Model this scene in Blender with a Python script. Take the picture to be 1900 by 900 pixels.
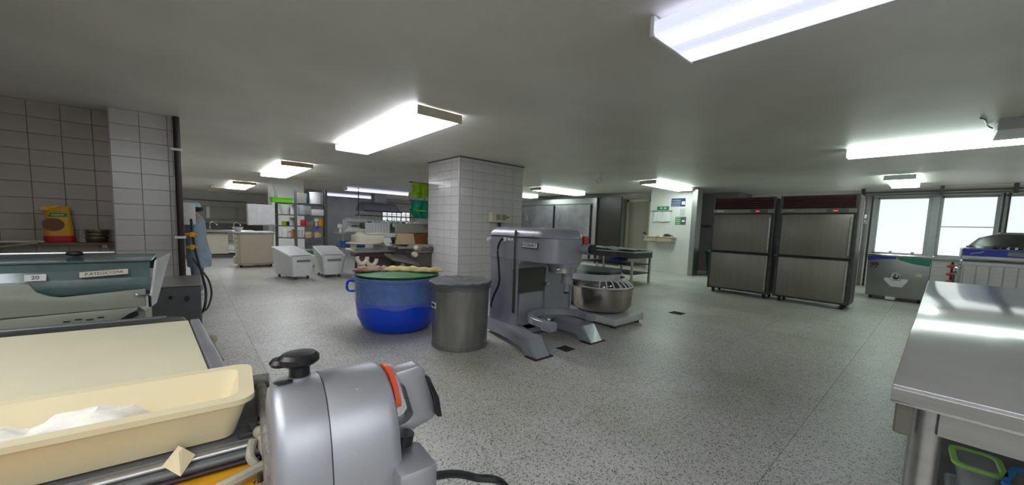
import bpy, bmesh, math, random
from mathutils import Vector, Matrix
random.seed(7)
S = bpy.context.scene
for o in list(bpy.data.objects):
    bpy.data.objects.remove(o)
C = S.collection
PI = math.pi
def R(d): return math.radians(d)

# ---------------------------------------------------------------- camera, world, exposure
HEAD, PITCH, ROLL = R(41), R(5.0), R(1.93)
Fv = Vector((math.sin(HEAD)*math.cos(PITCH), math.cos(HEAD)*math.cos(PITCH), -math.sin(PITCH)))
Rv = Vector((math.cos(HEAD), -math.sin(HEAD), 0)); Uv = Rv.cross(Fv)
R2 = Rv*math.cos(ROLL)+Uv*math.sin(ROLL); U2 = Uv*math.cos(ROLL)-Rv*math.sin(ROLL)
cam_data = bpy.data.cameras.new('camera'); cam = bpy.data.objects.new('camera', cam_data); C.objects.link(cam)
M4 = Matrix.Identity(4)
for i in range(3):
    M4[i][0] = R2[i]; M4[i][1] = U2[i]; M4[i][2] = -Fv[i]
M4.translation = Vector((0, 0, 1.2)); cam.matrix_world = M4
cam_data.sensor_width = 36; cam_data.lens = 690/1900*36; cam_data.shift_y = 30/1900
cam_data.clip_start = .02; cam_data.clip_end = 100
S.camera = cam
W = bpy.data.worlds.new('world'); S.world = W; W.use_nodes = True
W.node_tree.nodes['Background'].inputs[0].default_value = (.8, .88, 1, 1)
W.node_tree.nodes['Background'].inputs[1].default_value = 1.0
S.view_settings.view_transform = 'Standard'; S.view_settings.look = 'None'
S.view_settings.gamma = 1; S.view_settings.use_curve_mapping = False
S.view_settings.exposure = 0.70
LAMP = 8.5; WINDOW = .58

# ---------------------------------------------------------------- materials
MC = {}
def mat(name, col, rough=.5, metal=0, noise=0, nscale=8, bump=0, bscale=40, alpha=1, trans=0, emit=0, ecol=None, stretch=None, col2=None, spec=None, coat=0):
    if name in MC: return MC[name]
    m = bpy.data.materials.new(name); m.use_nodes = True; nt = m.node_tree; b = nt.nodes['Principled BSDF']
    col = tuple(col)+(1,)
    b.inputs['Base Color'].default_value = col; b.inputs['Roughness'].default_value = rough
    b.inputs['Metallic'].default_value = metal
    if spec is not None: b.inputs['Specular IOR Level'].default_value = spec
    if coat: b.inputs['Coat Weight'].default_value = coat
    if alpha < 1: b.inputs['Alpha'].default_value = alpha
    if trans: b.inputs['Transmission Weight'].default_value = trans
    if emit:
        b.inputs['Emission Color'].default_value = tuple(ecol or col[:3])+(1,); b.inputs['Emission Strength'].default_value = emit
    tc = nt.nodes.new('ShaderNodeTexCoord'); mp = nt.nodes.new('ShaderNodeMapping')
    nt.links.new(tc.outputs['Object'], mp.inputs[0])
    if stretch: mp.inputs['Scale'].default_value = stretch
    if noise or col2:
        n = nt.nodes.new('ShaderNodeTexNoise'); n.inputs['Scale'].default_value = nscale; n.inputs['Detail'].default_value = 5
        nt.links.new(mp.outputs[0], n.inputs['Vector'])
        r = nt.nodes.new('ShaderNodeValToRGB'); r.color_ramp.elements[0].position = .35; r.color_ramp.elements[1].position = .65
        c2 = tuple(col2)+(1,) if col2 else tuple(c*(1-noise) for c in col[:3])+(1,)
        r.color_ramp.elements[0].color = c2; r.color_ramp.elements[1].color = col
        nt.links.new(n.outputs['Fac'], r.inputs[0]); nt.links.new(r.outputs[0], b.inputs['Base Color'])
    if bump:
        n2 = nt.nodes.new('ShaderNodeTexNoise'); n2.inputs['Scale'].default_value = bscale; n2.inputs['Detail'].default_value = 4
        nt.links.new(mp.outputs[0], n2.inputs['Vector'])
        bp = nt.nodes.new('ShaderNodeBump'); bp.inputs['Strength'].default_value = bump; bp.inputs['Distance'].default_value = .01
        nt.links.new(n2.outputs['Fac'], bp.inputs['Height']); nt.links.new(bp.outputs[0], b.inputs['Normal'])
    MC[name] = m; return m
M = dict(
 ceiling=mat('ceiling_paint', (.78,.745,.68), .45, noise=.10, nscale=1.2, bump=.15, bscale=60),
 wall=mat('wall_paint', (.72,.72,.68), .5, noise=.08, nscale=2),
 wallgrey=mat('grey_wall_paint', (.58,.58,.55), .6, noise=.12, nscale=2),
 grout=mat('dark_grout', (.16,.145,.125), .9, noise=.3),
 groutl=mat('pale_grout', (.25,.24,.23), .9, noise=.3),
 tile=mat('white_glazed_tile', (.62,.60,.59), .16, noise=.06, nscale=3, bump=.06, bscale=6),
 tile2=mat('cream_glazed_tile', (.44,.385,.34), .28, noise=.08, nscale=3, bump=.06, bscale=6),
 tile3=mat('off_white_glazed_tile', (.56,.54,.525), .22, noise=.06, nscale=3, bump=.06, bscale=6),
 steel=mat('brushed_steel', (.50,.50,.49), .32, .95, noise=.12, nscale=3, bump=.05, bscale=80, stretch=(1,1,12)),
 top=mat('worktop_steel', (.78,.78,.77), .12, .72, noise=.22, nscale=2.2, bump=.012, bscale=4.0),
 darksteel=mat('dark_steel', (.10,.10,.10), .4, .7, noise=.3),
 fridge=mat('warm_steel', (.27,.26,.22), .44, .85, noise=.08, nscale=2, bump=.03, bscale=90, stretch=(1,12,1)),
 chrome=mat('chrome', (.7,.7,.7), .12, 1),
 iron=mat('gunmetal', (.16,.165,.17), .45, .4, noise=.2),
 hobart=mat('grey_hammer_enamel', (.33,.345,.385), .34, .25, noise=.12, nscale=4, bump=.04, bscale=90, coat=.3),
 olive=mat('olive_panel', (.07,.075,.055), .45, .2),
 alu=mat('cast_aluminium', (.46,.47,.50), .42, .75, noise=.14, nscale=9, bump=.05, bscale=70),
 aluflour=mat('floured_cast', (.33,.31,.27), .7, .3, noise=.5, nscale=50),
 black=mat('black_plastic', (.012,.012,.014), .35, noise=.4, nscale=60),
 rubber=mat('black_rubber', (.02,.02,.02), .7),
 maroon=mat('maroon_louvre', (.075,.032,.03), .4, .2),
 red=mat('red_plastic', (.55,.03,.03), .4), orange=mat('orange_label', (.65,.09,.03), .4),
 tray=mat('cream_plastic', (.82,.72,.46), .42, noise=.04, nscale=4, bump=.03),
 belt=mat('cream_belt', (.74,.70,.48), .55, noise=.06, nscale=5, bump=.05, bscale=200),
 flour=mat('white_flour', (.94,.90,.80), .95, noise=.05, nscale=40, bump=.2, bscale=60),
 yellow=mat('orange_panel', (.72,.33,.01), .5), castcream=mat('cast_cream', (.45,.42,.32), .55, noise=.35, nscale=30),
 blue=mat('blue_plastic', (.004,.075,.80), .35, noise=.1), bluelt=mat('bagged_blue', (.03,.17,.68), .3, noise=.35, nscale=14, bump=.7, bscale=22),
 bag=mat('clear_bag', (.60,.72,.85), .12, alpha=.20, bump=.9, bscale=18, noise=.2),
 green=mat('green_plastic', (.02,.16,.05), .35), lime=mat('lime_cloth', (.34,.52,.02), .8, noise=.25, nscale=12, bump=.5, bscale=20),
 teal=mat('teal_cloth', (.01,.33,.20), .7, noise=.25, nscale=12, bump=.5, bscale=20), limeplastic=mat('lime_plastic', (.16,.60,.01), .4),
 sack=mat('yellow_sack', (.46,.37,.12), .7, noise=.3, nscale=10, bump=.6, bscale=18), sackred=mat('brown_sack', (.32,.16,.09), .7, noise=.3, nscale=10, bump=.6),
 bin=mat('galvanised_steel', (.36,.35,.33), .34, .85, noise=.25, nscale=5, stretch=(3,3,.6)),
 whiteplastic=mat('white_plastic', (.80,.81,.80), .35, noise=.04), cream=mat('cream_enamel', (.62,.58,.44), .4, noise=.10, nscale=5),
 beige=mat('beige_panel', (.52,.46,.34), .5, noise=.06, nscale=3), whitepaint=mat('white_enamel', (.58,.58,.58), .35, noise=.10, nscale=6),
 brown=mat('brown_wood', (.28,.11,.03), .5, noise=.35, nscale=6, stretch=(1,1,6)), tan=mat('tan_board', (.62,.48,.28), .6, noise=.1),
 pipe=mat('dark_red_pipe', (.028,.012,.012), .4, noise=.3), white=mat('white', (.75,.75,.75), .5),
 tealtub=mat('teal_acrylic', (.12,.185,.18), .18, noise=.35, nscale=3, coat=.4), greencream=mat('pale_green_enamel', (.30,.31,.25), .4, noise=.1, nscale=4),
 greybox=mat('grey_enamel', (.10,.10,.105), .5, noise=.1), board=mat('olive_grey_board', (.26,.26,.21), .6),
 darkgreen=mat('dark_green_plastic', (.004,.05,.03), .4), spirallid=mat('spiral_lid', (.012,.03,.025), .35),
 paper=mat('paper', (.72,.72,.70), .8), label=mat('label_card', (.62,.58,.44), .6), ink=mat('ink', (.02,.02,.02), .6),
 blueband=mat('blue_band', (.02,.04,.42), .4), greenband=mat('green_band', (.02,.25,.18), .4), navy=mat('navy_print', (.015,.03,.16), .6),
 signgreen=mat('green_print', (.02,.24,.07), .6), yellowpack=mat('yellow_pack', (.75,.36,.01), .4, noise=.1), redpack=mat('red_pack', (.45,.02,.02), .4),
 brownpack=mat('brown_print', (.16,.05,.03), .6), copper=mat('steel_pot', (.32,.27,.22), .3, .9), wood=mat('reddish_shelf', (.18,.10,.07), .5, noise=.3),
 skin=mat('skin', (.42,.21,.13), .55, noise=.08, nscale=12), hair=mat('hair', (.01,.008,.008), .5), gown=mat('blue_grey_gown', (.27,.34,.42), .8, noise=.18, nscale=9, bump=.5, bscale=9),
 trousers=mat('grey_trousers', (.22,.22,.30), .8, noise=.2, nscale=8, bump=.4, bscale=10), shoe=mat('white_shoe', (.6,.6,.6), .5), cap=mat('pale_blue_cap', (.35,.5,.6), .8),
 clearbox=mat('clear_plastic_box', (.45,.5,.5), .15, alpha=.45), limelid=mat('lime_lid', (.35,.72,.14), .4), bluelid=mat('blue_lid', (.04,.30,.80), .4),
 plasticsheet=mat('plastic_sheet', (.35,.42,.44), .15, bump=.9, bscale=14, noise=.3, nscale=9), darkpanel=mat('dark_brown_panel', (.035,.028,.02), .35, noise=.3, nscale=1.5),
 doorbeige=mat('beige_door', (.30,.27,.21), .5), walkin=mat('walkin_steel', (.42,.42,.43), .34, .8, noise=.3, nscale=2), greymachine=mat('dark_grey_machine', (.12,.11,.10), .45, .2, noise=.2),
 taupe=mat('taupe_machine', (.28,.25,.22), .5, noise=.15), screen=mat('red_display', (.3,.01,.01), .4, emit=.6, ecol=(1,.05,.03)),
 galv=mat('conduit_grey', (.22,.21,.20), .45, .5), frame=mat('window_frame_grey', (.48,.49,.50), .45, .3, noise=.08),
 recess=mat('recess_dark_grey', (.20,.20,.20), .7),  # darker grey than the other walls, used only on the recess walls
 freezer=mat('freezer_steel', (.34,.34,.335), .42, .8, noise=.1, nscale=3),
 bowl=mat('polished_bowl_steel', (.50,.46,.43), .2, 1),
 floury=mat('floured_aluminium', (.80,.80,.80), .44, .7, noise=.4, nscale=130),
 joint=mat('floor_joint', (.24,.23,.21), .9, noise=.2),
 drain=mat('drain_black', (.03,.03,.025), .8), blueprint=mat('bright_blue_item', (.03,.10,.45), .4), gut=mat('dark_grey', (.05,.05,.05), .7),
)
_r = [n for n in M['floury'].node_tree.nodes if n.type == 'VALTORGB'][0].color_ramp
_r.elements[0].position = .72; _r.elements[0].color = (.44,.45,.48,1); _r.elements[1].position = .76
def terrazzo():
    m = bpy.data.materials.new('terrazzo'); m.use_nodes = True; nt = m.node_tree; b = nt.nodes['Principled BSDF']; L = nt.links
    g = nt.nodes.new('ShaderNodeNewGeometry')
    v = nt.nodes.new('ShaderNodeTexVoronoi'); v.inputs['Scale'].default_value = 165; L.new(g.outputs['Position'], v.inputs['Vector'])
    sep = nt.nodes.new('ShaderNodeSeparateColor'); L.new(v.outputs['Color'], sep.inputs[0])
    r = nt.nodes.new('ShaderNodeValToRGB'); r.color_ramp.interpolation = 'CONSTANT'
    e = r.color_ramp.elements; e[0].position = 0; e[0].color = (.64,.63,.60,1); e[1].position = .55; e[1].color = (.54,.53,.50,1)
    x = e.new(.78); x.color = (.23,.225,.20,1); x = e.new(.90); x.color = (.10,.098,.09,1); x = e.new(.95); x.color = (.52,.52,.50,1)
    L.new(sep.outputs[0], r.inputs[0])
    n = nt.nodes.new('ShaderNodeTexNoise'); n.inputs['Scale'].default_value = .7; n.inputs['Detail'].default_value = 6; n.inputs['Roughness'].default_value = .65
    L.new(g.outputs['Position'], n.inputs['Vector'])
    r2 = nt.nodes.new('ShaderNodeValToRGB'); r2.color_ramp.elements[0].position = .38; r2.color_ramp.elements[0].color = (.80,.79,.70,1)
    r2.color_ramp.elements[1].position = .62; r2.color_ramp.elements[1].color = (1,1,1,1)
    L.new(n.outputs['Fac'], r2.inputs[0])
    mx = nt.nodes.new('ShaderNodeMixRGB'); mx.blend_type = 'MULTIPLY'; mx.inputs[0].default_value = 1
    L.new(r.outputs[0], mx.inputs[1]); L.new(r2.outputs[0], mx.inputs[2]); 
    oi = nt.nodes.new('ShaderNodeObjectInfo'); mr = nt.nodes.new('ShaderNodeMapRange'); mr.inputs[3].default_value = .93; mr.inputs[4].default_value = 1.05
    L.new(oi.outputs['Random'], mr.inputs[0])
    hs = nt.nodes.new('ShaderNodeHueSaturation'); L.new(mx.outputs[0], hs.inputs['Color']); L.new(mr.outputs[0], hs.inputs['Value'])
    L.new(hs.outputs[0], b.inputs['Base Color'])
    mr2 = nt.nodes.new('ShaderNodeMapRange'); mr2.inputs[3].default_value = .28; mr2.inputs[4].default_value = .5; L.new(n.outputs['Fac'], mr2.inputs[0]); L.new(mr2.outputs[0], b.inputs['Roughness'])
    return m
M['floor'] = terrazzo()
def lens_mat(name, axis, strength):
    # lit acrylic diffuser: two tubes show through as brighter streaks, fine prism pattern
    m = bpy.data.materials.new(name); m.use_nodes = True; nt = m.node_tree; b = nt.nodes['Principled BSDF']; L = nt.links
    b.inputs['Base Color'].default_value = (.8,.82,.9,1); b.inputs['Roughness'].default_value = .3
    tc = nt.nodes.new('ShaderNodeTexCoord'); sp = nt.nodes.new('ShaderNodeSeparateXYZ'); L.new(tc.outputs['Object'], sp.inputs[0])
    ab = nt.nodes.new('ShaderNodeMath'); ab.operation = 'ABSOLUTE'; L.new(sp.outputs['X'], ab.inputs[0])
    mr = nt.nodes.new('ShaderNodeValToRGB'); e = mr.color_ramp.elements
    e[0].position = 0; e[0].color = (.45,.45,.45,1); e[1].position = .25; e[1].color = (.42,.42,.42,1)
    x = e.new(.11); x.color = (1,1,1,1); x = e.new(.15); x.color = (1,1,1,1); x = e.new(.05); x.color = (.5,.5,.5,1)
    L.new(ab.outputs[0], mr.inputs[0])
    ck = nt.nodes.new('ShaderNodeTexChecker'); ck.inputs['Scale'].default_value = 90; L.new(tc.outputs['Object'], ck.inputs['Vector'])
    ck.inputs['Color1'].default_value = (1,1,1,1); ck.inputs['Color2'].default_value = (.86,.86,.86,1)
    mu = nt.nodes.new('ShaderNodeMixRGB'); mu.blend_type = 'MULTIPLY'; mu.inputs[0].default_value = 1; L.new(mr.outputs[0], mu.inputs[1]); L.new(ck.outputs[0], mu.inputs[2])
    ml = nt.nodes.new('ShaderNodeMath'); ml.operation = 'MULTIPLY'; ml.inputs[1].default_value = strength; L.new(mu.outputs[0], ml.inputs[0])
    b.inputs['Emission Color'].default_value = axis; L.new(ml.outputs[0], b.inputs['Emission Strength'])
    return m
M['lensblue'] = lens_mat('lit_lens_bluish', (.68,.71,1,1), 1.35)
M['lens'] = lens_mat('lit_lens', (.90,.93,1,1), LAMP)
M['lensgreen'] = lens_mat('lit_lens_greenish', (.82,1,.93,1), LAMP)
M['pane'] = mat('frosted_daylight_pane', (.7,.74,.74), .4, emit=WINDOW, ecol=(.80,.86,.86))
M['tube'] = mat('lit_tube', (.9,.9,1), .4, emit=LAMP*1.5, ecol=(.9,.92,1))

# ---------------------------------------------------------------- mesh helpers
def tf(bm, loc=(0,0,0), rot=(0,0,0)):
    from mathutils import Euler
    bm.transform(Matrix.Translation(Vector(loc)) @ Euler(rot).to_matrix().to_4x4()); return bm
def join(*bms):
    out = bmesh.new()
    for b in bms:
        me = bpy.data.meshes.new('t'); b.to_mesh(me); out.from_mesh(me); bpy.data.meshes.remove(me); b.free()
    return out
def box(x0, x1, y0, y1, z0, z1, bev=0, seg=1):
    bm = bmesh.new(); bmesh.ops.create_cube(bm, size=1)
    bm.transform(Matrix.Translation(((x0+x1)/2, (y0+y1)/2, (z0+z1)/2)) @ Matrix.Diagonal((abs(x1-x0), abs(y1-y0), abs(z1-z0), 1)))
    if bev:
        bmesh.ops.bevel(bm, geom=bm.edges[:], offset=min(bev, .49*min(abs(x1-x0), abs(y1-y0), abs(z1-z0))), segments=seg, affect='EDGES', profile=.5)
    return bm
def cyl(p0, p1, r, r2=None, n=16):
    p0, p1 = Vector(p0), Vector(p1); d = p1-p0; bm = bmesh.new()
    bmesh.ops.create_cone(bm, cap_ends=True, segments=n, radius1=r, radius2=r if r2 is None else r2, depth=d.length)
    bm.transform(Matrix.Translation((p0+p1)/2) @ d.to_track_quat('Z', 'Y').to_matrix().to_4x4()); return bm
def ball(c, r, s=(1,1,1), n=12):
    bm = bmesh.new(); bmesh.ops.create_uvsphere(bm, u_segments=n*2, v_segments=n, radius=r)
    bm.transform(Matrix.Translation(c) @ Matrix.Diagonal((*s, 1))); return bm
def tube(pts, r, n=8):
    pts = [Vector(p) for p in pts]; bm = bmesh.new(); rings = []; up = Vector((0,0,1))
    for i, p in enumerate(pts):
        d = (pts[min(i+1, len(pts)-1)]-pts[max(i-1, 0)]).normalized()
        a = d.cross(up)
        if a.length < .05: a = d.cross(Vector((1,0,0)))
        a.normalize(); b = d.cross(a)
        rings.append([bm.verts.new(p+a*math.cos(t*2*PI/n)*r+b*math.sin(t*2*PI/n)*r) for t in range(n)])
    for A, B in zip(rings, rings[1:]):
        for t in range(n): bm.faces.new((A[t], A[(t+1) % n], B[(t+1) % n], B[t]))
    bm.faces.new(rings[0][::-1]); bm.faces.new(rings[-1]); bmesh.ops.recalc_face_normals(bm, faces=bm.faces[:]); return bm
def smooth_pts(pts, k=6):
    out = []; P = [Vector(p) for p in pts]; P = [P[0]]+P+[P[-1]]
    for i in range(1, len(P)-2):
        for j in range(k):
            t = j/k; a, b, c, d = P[i-1:i+3]
            out.append(.5*((2*b)+(c-a)*t+(2*a-5*b+4*c-d)*t*t+(3*b-a-3*c+d)*t**3))
    out.append(P[-2]); return out
def lathe(prof, c=(0,0,0), n=32, sx=1, sy=1):
    bm = bmesh.new(); rings = []
    for r, z in prof:
        if r < 1e-5: rings.append([bm.verts.new((c[0], c[1], c[2]+z))])
        else: rings.append([bm.verts.new((c[0]+r*sx*math.cos(t*2*PI/n), c[1]+r*sy*math.sin(t*2*PI/n), c[2]+z)) for t in range(n)])
    for A, B in zip(rings, rings[1:]):
        for t in range(n):
            a = [A[t % len(A)], A[(t+1) % len(A)], B[(t+1) % len(B)], B[t % len(B)]]
            u = []
            for q in a:
                if q not in u: u.append(q)
            if len(u) > 2:
                try: bm.faces.new(u)
                except ValueError: pass
    bmesh.ops.recalc_face_normals(bm, faces=bm.faces[:]); return bm
def prism(poly, axis, a, b, bev=0, seg=2):
    """poly: 2D outline; axis 'x': (y,z), 'y': (x,z), 'z': (x,y)"""
    def P(u, v, w): return {'x': (w, u, v), 'y': (u, w, v), 'z': (u, v, w)}[axis]
    bm = bmesh.new(); A = [bm.verts.new(P(u, v, a)) for u, v in poly]; B = [bm.verts.new(P(u, v, b)) for u, v in poly]; n = len(poly)
    bm.faces.new(A[::-1]); bm.faces.new(B)
    for i in range(n): bm.faces.new((A[i], A[(i+1) % n], B[(i+1) % n], B[i]))
    bmesh.ops.recalc_face_normals(bm, faces=bm.faces[:])
    if bev: bmesh.ops.bevel(bm, geom=bm.edges[:], offset=bev, segments=seg, affect='EDGES', profile=.5)
    return bm
def rrect(x0, x1, y0, y1, r, n=5):
    pts = []
    for cx, cy, a in ((x1-r, y1-r, 0), (x0+r, y1-r, 90), (x0+r, y0+r, 180), (x1-r, y0+r, 270)):
        for i in range(n+1): t = R(a+90*i/n); pts.append((cx+r*math.cos(t), cy+r*math.sin(t)))
    return pts
def loft(loops, cap0=True, cap1=True):
    bm = bmesh.new(); V = [[bm.verts.new(p) for p in l] for l in loops]; n = len(V[0])
    for A, B in zip(V, V[1:]):
        for i in range(n): bm.faces.new((A[i], A[(i+1) % n], B[(i+1) % n], B[i]))
    if cap0: bm.faces.new(V[0][::-1])
    if cap1: bm.faces.new(V[-1])
    bmesh.ops.recalc_face_normals(bm, faces=bm.faces[:]); return bm
def tub_bm(x0, x1, y0, y1, z0, z1, taper, r, rim, th=.006):
    """open tray with rounded corners, outward lip"""
    def L(i, z, rr): return [(x, y, z) for x, y in rrect(x0+i, x1-i, y0+i, y1-i, max(rr, .003))]
    return loft([L(taper, z0, r*.7), L(rim, z1-.008, r*.9), L(0, z1-.008, r), L(0, z1, r), L(rim+th, z1, r*.8), L(taper+th, z0+th, r*.6)])

def obj(name, bm, m, parent=None, smooth=None, label=None):
    me = bpy.data.meshes.new(name); bm.to_mesh(me); bm.free()
    ms = m if isinstance(m, (list, tuple)) else [m]
    for q in ms: me.materials.append(M[q] if isinstance(q, str) else q)
    me.polygons.foreach_set('use_smooth', [True]*len(me.polygons))
    me.set_sharp_from_angle(angle=R(35 if smooth is None else smooth))
    o = bpy.data.objects.new(name, me); C.objects.link(o)
    if parent: o.parent = parent
    if label: o['label'] = label
    return o
def tag(o, label, cat, group=None, kind=None):
    if label: o['label'] = label
    if cat: o['category'] = cat
    if group: o['group'] = group
    if kind: o['kind'] = kind
    return o
def thing(name, label, cat, loc=(0,0,0), rz=0, group=None):
    o = bpy.data.objects.new(name, None); C.objects.link(o); o.empty_display_size = .1
    o.location = loc; o.rotation_euler = (0, 0, rz); return tag(o, label, cat, group)
def struct(name, bm, m, parent=None, label=None):
    o = obj(name, bm, m, parent)
    if not parent: o['kind'] = 'structure'
    if label: o['label'] = label
    return o
def sempty(name, label=None):
    o = bpy.data.objects.new(name, None); C.objects.link(o); o['kind'] = 'structure'
    if label: o['label'] = label
    return o
def inst(o, loc=None, parent=None):
    c = o.copy(); C.objects.link(c)
    if parent: c.parent = parent
    if loc is not None: c.location = loc
    return c
def dup(root, loc, rz=None, label=None, group=None):
    r = root.copy(); C.objects.link(r); r.location = loc
    if rz is not None: r.rotation_euler = (0, 0, rz)
    if label: r['label'] = label
    if group: r['group'] = group
    for ch in list(root.children):
        c = ch.copy(); C.objects.link(c); c.parent = r
        for g in ch.children:
            d = g.copy(); C.objects.link(d); d.parent = c
    return r
def text(name, s, size, m, parent, mw, ext=.001, align='CENTER'):
    cu = bpy.data.curves.new(name, 'FONT'); cu.body = s; cu.size = size; cu.extrude = ext; cu.align_x = align; cu.align_y = 'CENTER'
    t = bpy.data.objects.new(name, cu); C.objects.link(t); bpy.context.view_layer.update()
    me = bpy.data.meshes.new_from_object(t.evaluated_get(bpy.context.evaluated_depsgraph_get())); bpy.data.objects.remove(t)
    me.transform(mw); me.materials.clear(); me.materials.append(M[m])
    o = bpy.data.objects.new(name, me); C.objects.link(o)
    if parent: o.parent = parent
    return o
def face_mat(origin, right, up):
    r = Vector(right).normalized(); u = Vector(up).normalized(); n = r.cross(u); m = Matrix.Identity(4)
    for i in range(3): m[i][0] = r[i]; m[i][1] = u[i]; m[i][2] = n[i]
    m.translation = Vector(origin); return m
ZC = 2.42

# ================================================================ SETTING
floor = struct('floor', box(-3.4, 13.3, -2.6, 24, -.06, -.012), 'joint')
SX, SY = 1.0075, .93
slab_me = None
far = []
for i in range(-4, 14):
    for j in range(-7, 24):
        x0, y0 = .42+SX*i, 3.27+SY*j; x1, y1 = min(x0+SX, 13.3), min(y0+SY, 24); x0 = max(x0, -3.4); y0 = max(y0, -2.6)
        if x1-x0 < .05 or y1-y0 < .05: continue
        full = abs(x1-x0-SX) < 1e-6 and abs(y1-y0-SY) < 1e-6
        near = full and i >= -1 and j >= -4 and x0 < 11 and y0 < 11
        if near:
            if slab_me is None:
                o = obj('slab', box(-SX/2+.001, SX/2-.001, -SY/2+.001, SY/2-.001, -.012, 0), 'floor', floor); slab_me = o
            else: o = inst(slab_me, parent=floor)
            o.location = ((x0+x1)/2, (y0+y1)/2, 0)
        else: far.append(box(x0+.001, x1-.001, y0+.001, y1-.001, -.012, 0))
o = obj('distant_slabs', join(*far), 'floor', floor); o['kind'] = 'stuff'
struct('ceiling', box(-3.4, 13.5, -2.8, 24.2, ZC, ZC+.12), 'ceiling')

def tiles(parent, name, origin, right, up, cols, h, rows, m, lim=None, widths=None, thick=.008, gap=.004):
    """glazed tiles one by one; cols is a list of widths"""
    cache = {}; n = 0
    mw = face_mat(origin, right, up); u = 0
    for w in cols:
        for k in range(rows):
            hh = h if (k+1)*h <= lim+1e-6 else lim-k*h
            if hh < .02: continue
            key = (round(w, 3), round(hh, 3))
            if key not in cache:
                b = box(-w/2+gap/2, w/2-gap/2, -hh/2+gap/2, hh/2-gap/2, 0, thick, .0022)
                cache[key] = obj(name, b, m, parent); o = cache[key]
            else: o = inst(cache[key], parent=parent)
            tl = Matrix.Rotation(random.uniform(-.006, .006), 4, 'X') @ Matrix.Rotation(random.uniform(-.006, .006), 4, 'Y')
            o.matrix_basis = mw @ Matrix.Translation((u+w/2, k*h+hh/2, 0)) @ tl; n += 1
        u += w
# left wall with tiles (faces -y)
wl = struct('wall_left', box(-3.4, -.60, 6.8, 6.95, 0, ZC), 'grout')
tiles(wl, 'tile', (-2.56, 6.8, ZC-13*.18), (1,0,0), (0,0,1), [.245]*8, .18, 13, 'tile2', lim=13*.18)
# left pillar
pl = struct('wall_left_pillar', box(-.67, -.13, 6.45, 6.9, 0, ZC), 'groutl')
tiles(pl, 'tile', (-.67, 6.45, 0), (1,0,0), (0,0,1), [.25,.25,.04], .187, 13, 'tile3', lim=ZC)
tiles(pl, 'tile', (-.13, 6.45, 0), (0,1,0), (0,0,1), [.25,.2], .187, 13, 'tile3', lim=ZC)
tiles(pl, 'tile', (-.67, 6.8, 0), (0,-1,0), (0,0,1), [.175,.175], .187, 13, 'tile3', lim=ZC)
# central pillar
cp = struct('wall_central_pillar', box(3.69, 5.23, 5.76, 6.88, 0, ZC), 'groutl')
tiles(cp, 'tile', (3.69, 5.76, 0), (1,0,0), (0,0,1), [.29]+[.25]*5, .156, 16, 'tile', lim=ZC-.02)
tiles(cp, 'tile', (3.69, 6.88, 0), (0,-1,0), (0,0,1), [.12,.25,.25,.25,.25], .156, 16, 'tile', lim=ZC-.02)
bk = []
for (O, Rr, n, w) in (((5.23, 6.88), (-1, 0), 6, .2567), ((5.23, 5.76), (0, 1), 4, .28)):
    mw = face_mat((O[0], O[1], 0), (Rr[0], Rr[1], 0), (0,0,1))
    for i in range(n):
        for k in range(15):
            b = box(i*w+.003, (i+1)*w-.003, k*.16+.003, k*.16+.157, 0, .008); b.transform(mw); bk.append(b)
o = obj('rear_tiles', join(*bk), 'tile', cp); o['kind'] = 'stuff'
o = obj('corner_bead', cyl((3.69, 5.76, 0), (3.69, 5.76, ZC-.02), .016, n=12), 'tile', cp)
o = obj('ceiling_joint', join(box(3.67, 5.25, 5.735, 5.76, ZC-.02, ZC), box(3.67, 3.69, 5.76, 6.9, ZC-.02, ZC)), 'grout', cp)

# outer walls
struct('wall_back', box(-3.4, 13.5, 24, 24.2, 0, ZC), 'wallgrey')
struct('wall_rear', box(-3.4, 13.5, -2.8, -2.6, 0, ZC), 'wall')
struct('wall_outer_left', box(-3.6, -3.4, -2.8, 24.2, 0, ZC), 'wallgrey')
# window wall x = 13.3
wr = sempty('wall_right')
parts = [box(13.3, 13.5, -2.8, 24.2, 0, .80), box(13.3, 13.5, -2.8, 24.2, 2.24, ZC), box(13.3, 13.5, 1.97, 24.2, .80, 2.24)]
struct('wall_body', join(*parts), 'wall', wr)
tiles(wr, 'tile', (13.3, 1.14, .0), (0,-1,0), (0,0,1), [.26]*8, .19, 4, 'tile', lim=.76)
struct('trim_1', box(13.22, 13.32, -2.6, 1.97, .76, .82), 'frame')
wins = [(1.97, 1.38, 0), (1.14, .27, 0), (.07, -.73, 1), (-.83, -1.65, 0), (-1.75, -2.55, 0)]
for i, (a, b, tr) in enumerate(wins):
    w = sempty('window_%d' % (i+1))
    f = [box(13.30, 13.40, b-.03, b+.02, .82, 2.24), box(13.30, 13.40, a-.02, a+.03, .82, 2.24), box(13.30, 13.40, b, a, 2.19, 2.24), box(13.30, 13.40, b, a, .82, .86)]
    if tr: f.append(box(13.31, 13.38, b, a, 1.515, 1.535))
    struct('window_frame', join(*f), 'frame', w); struct('window_pane', box(13.405, 13.415, b, a, .82, 2.24), 'pane', w)
mull = [box(13.24, 13.48, q0, q1, .82, 2.24, .01) for q0, q1 in ((1.17, 1.35), (.10, .24), (-.80, -.76), (-1.72, -1.68))]
for q in mull: struct('trim_2', q, 'frame')
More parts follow.
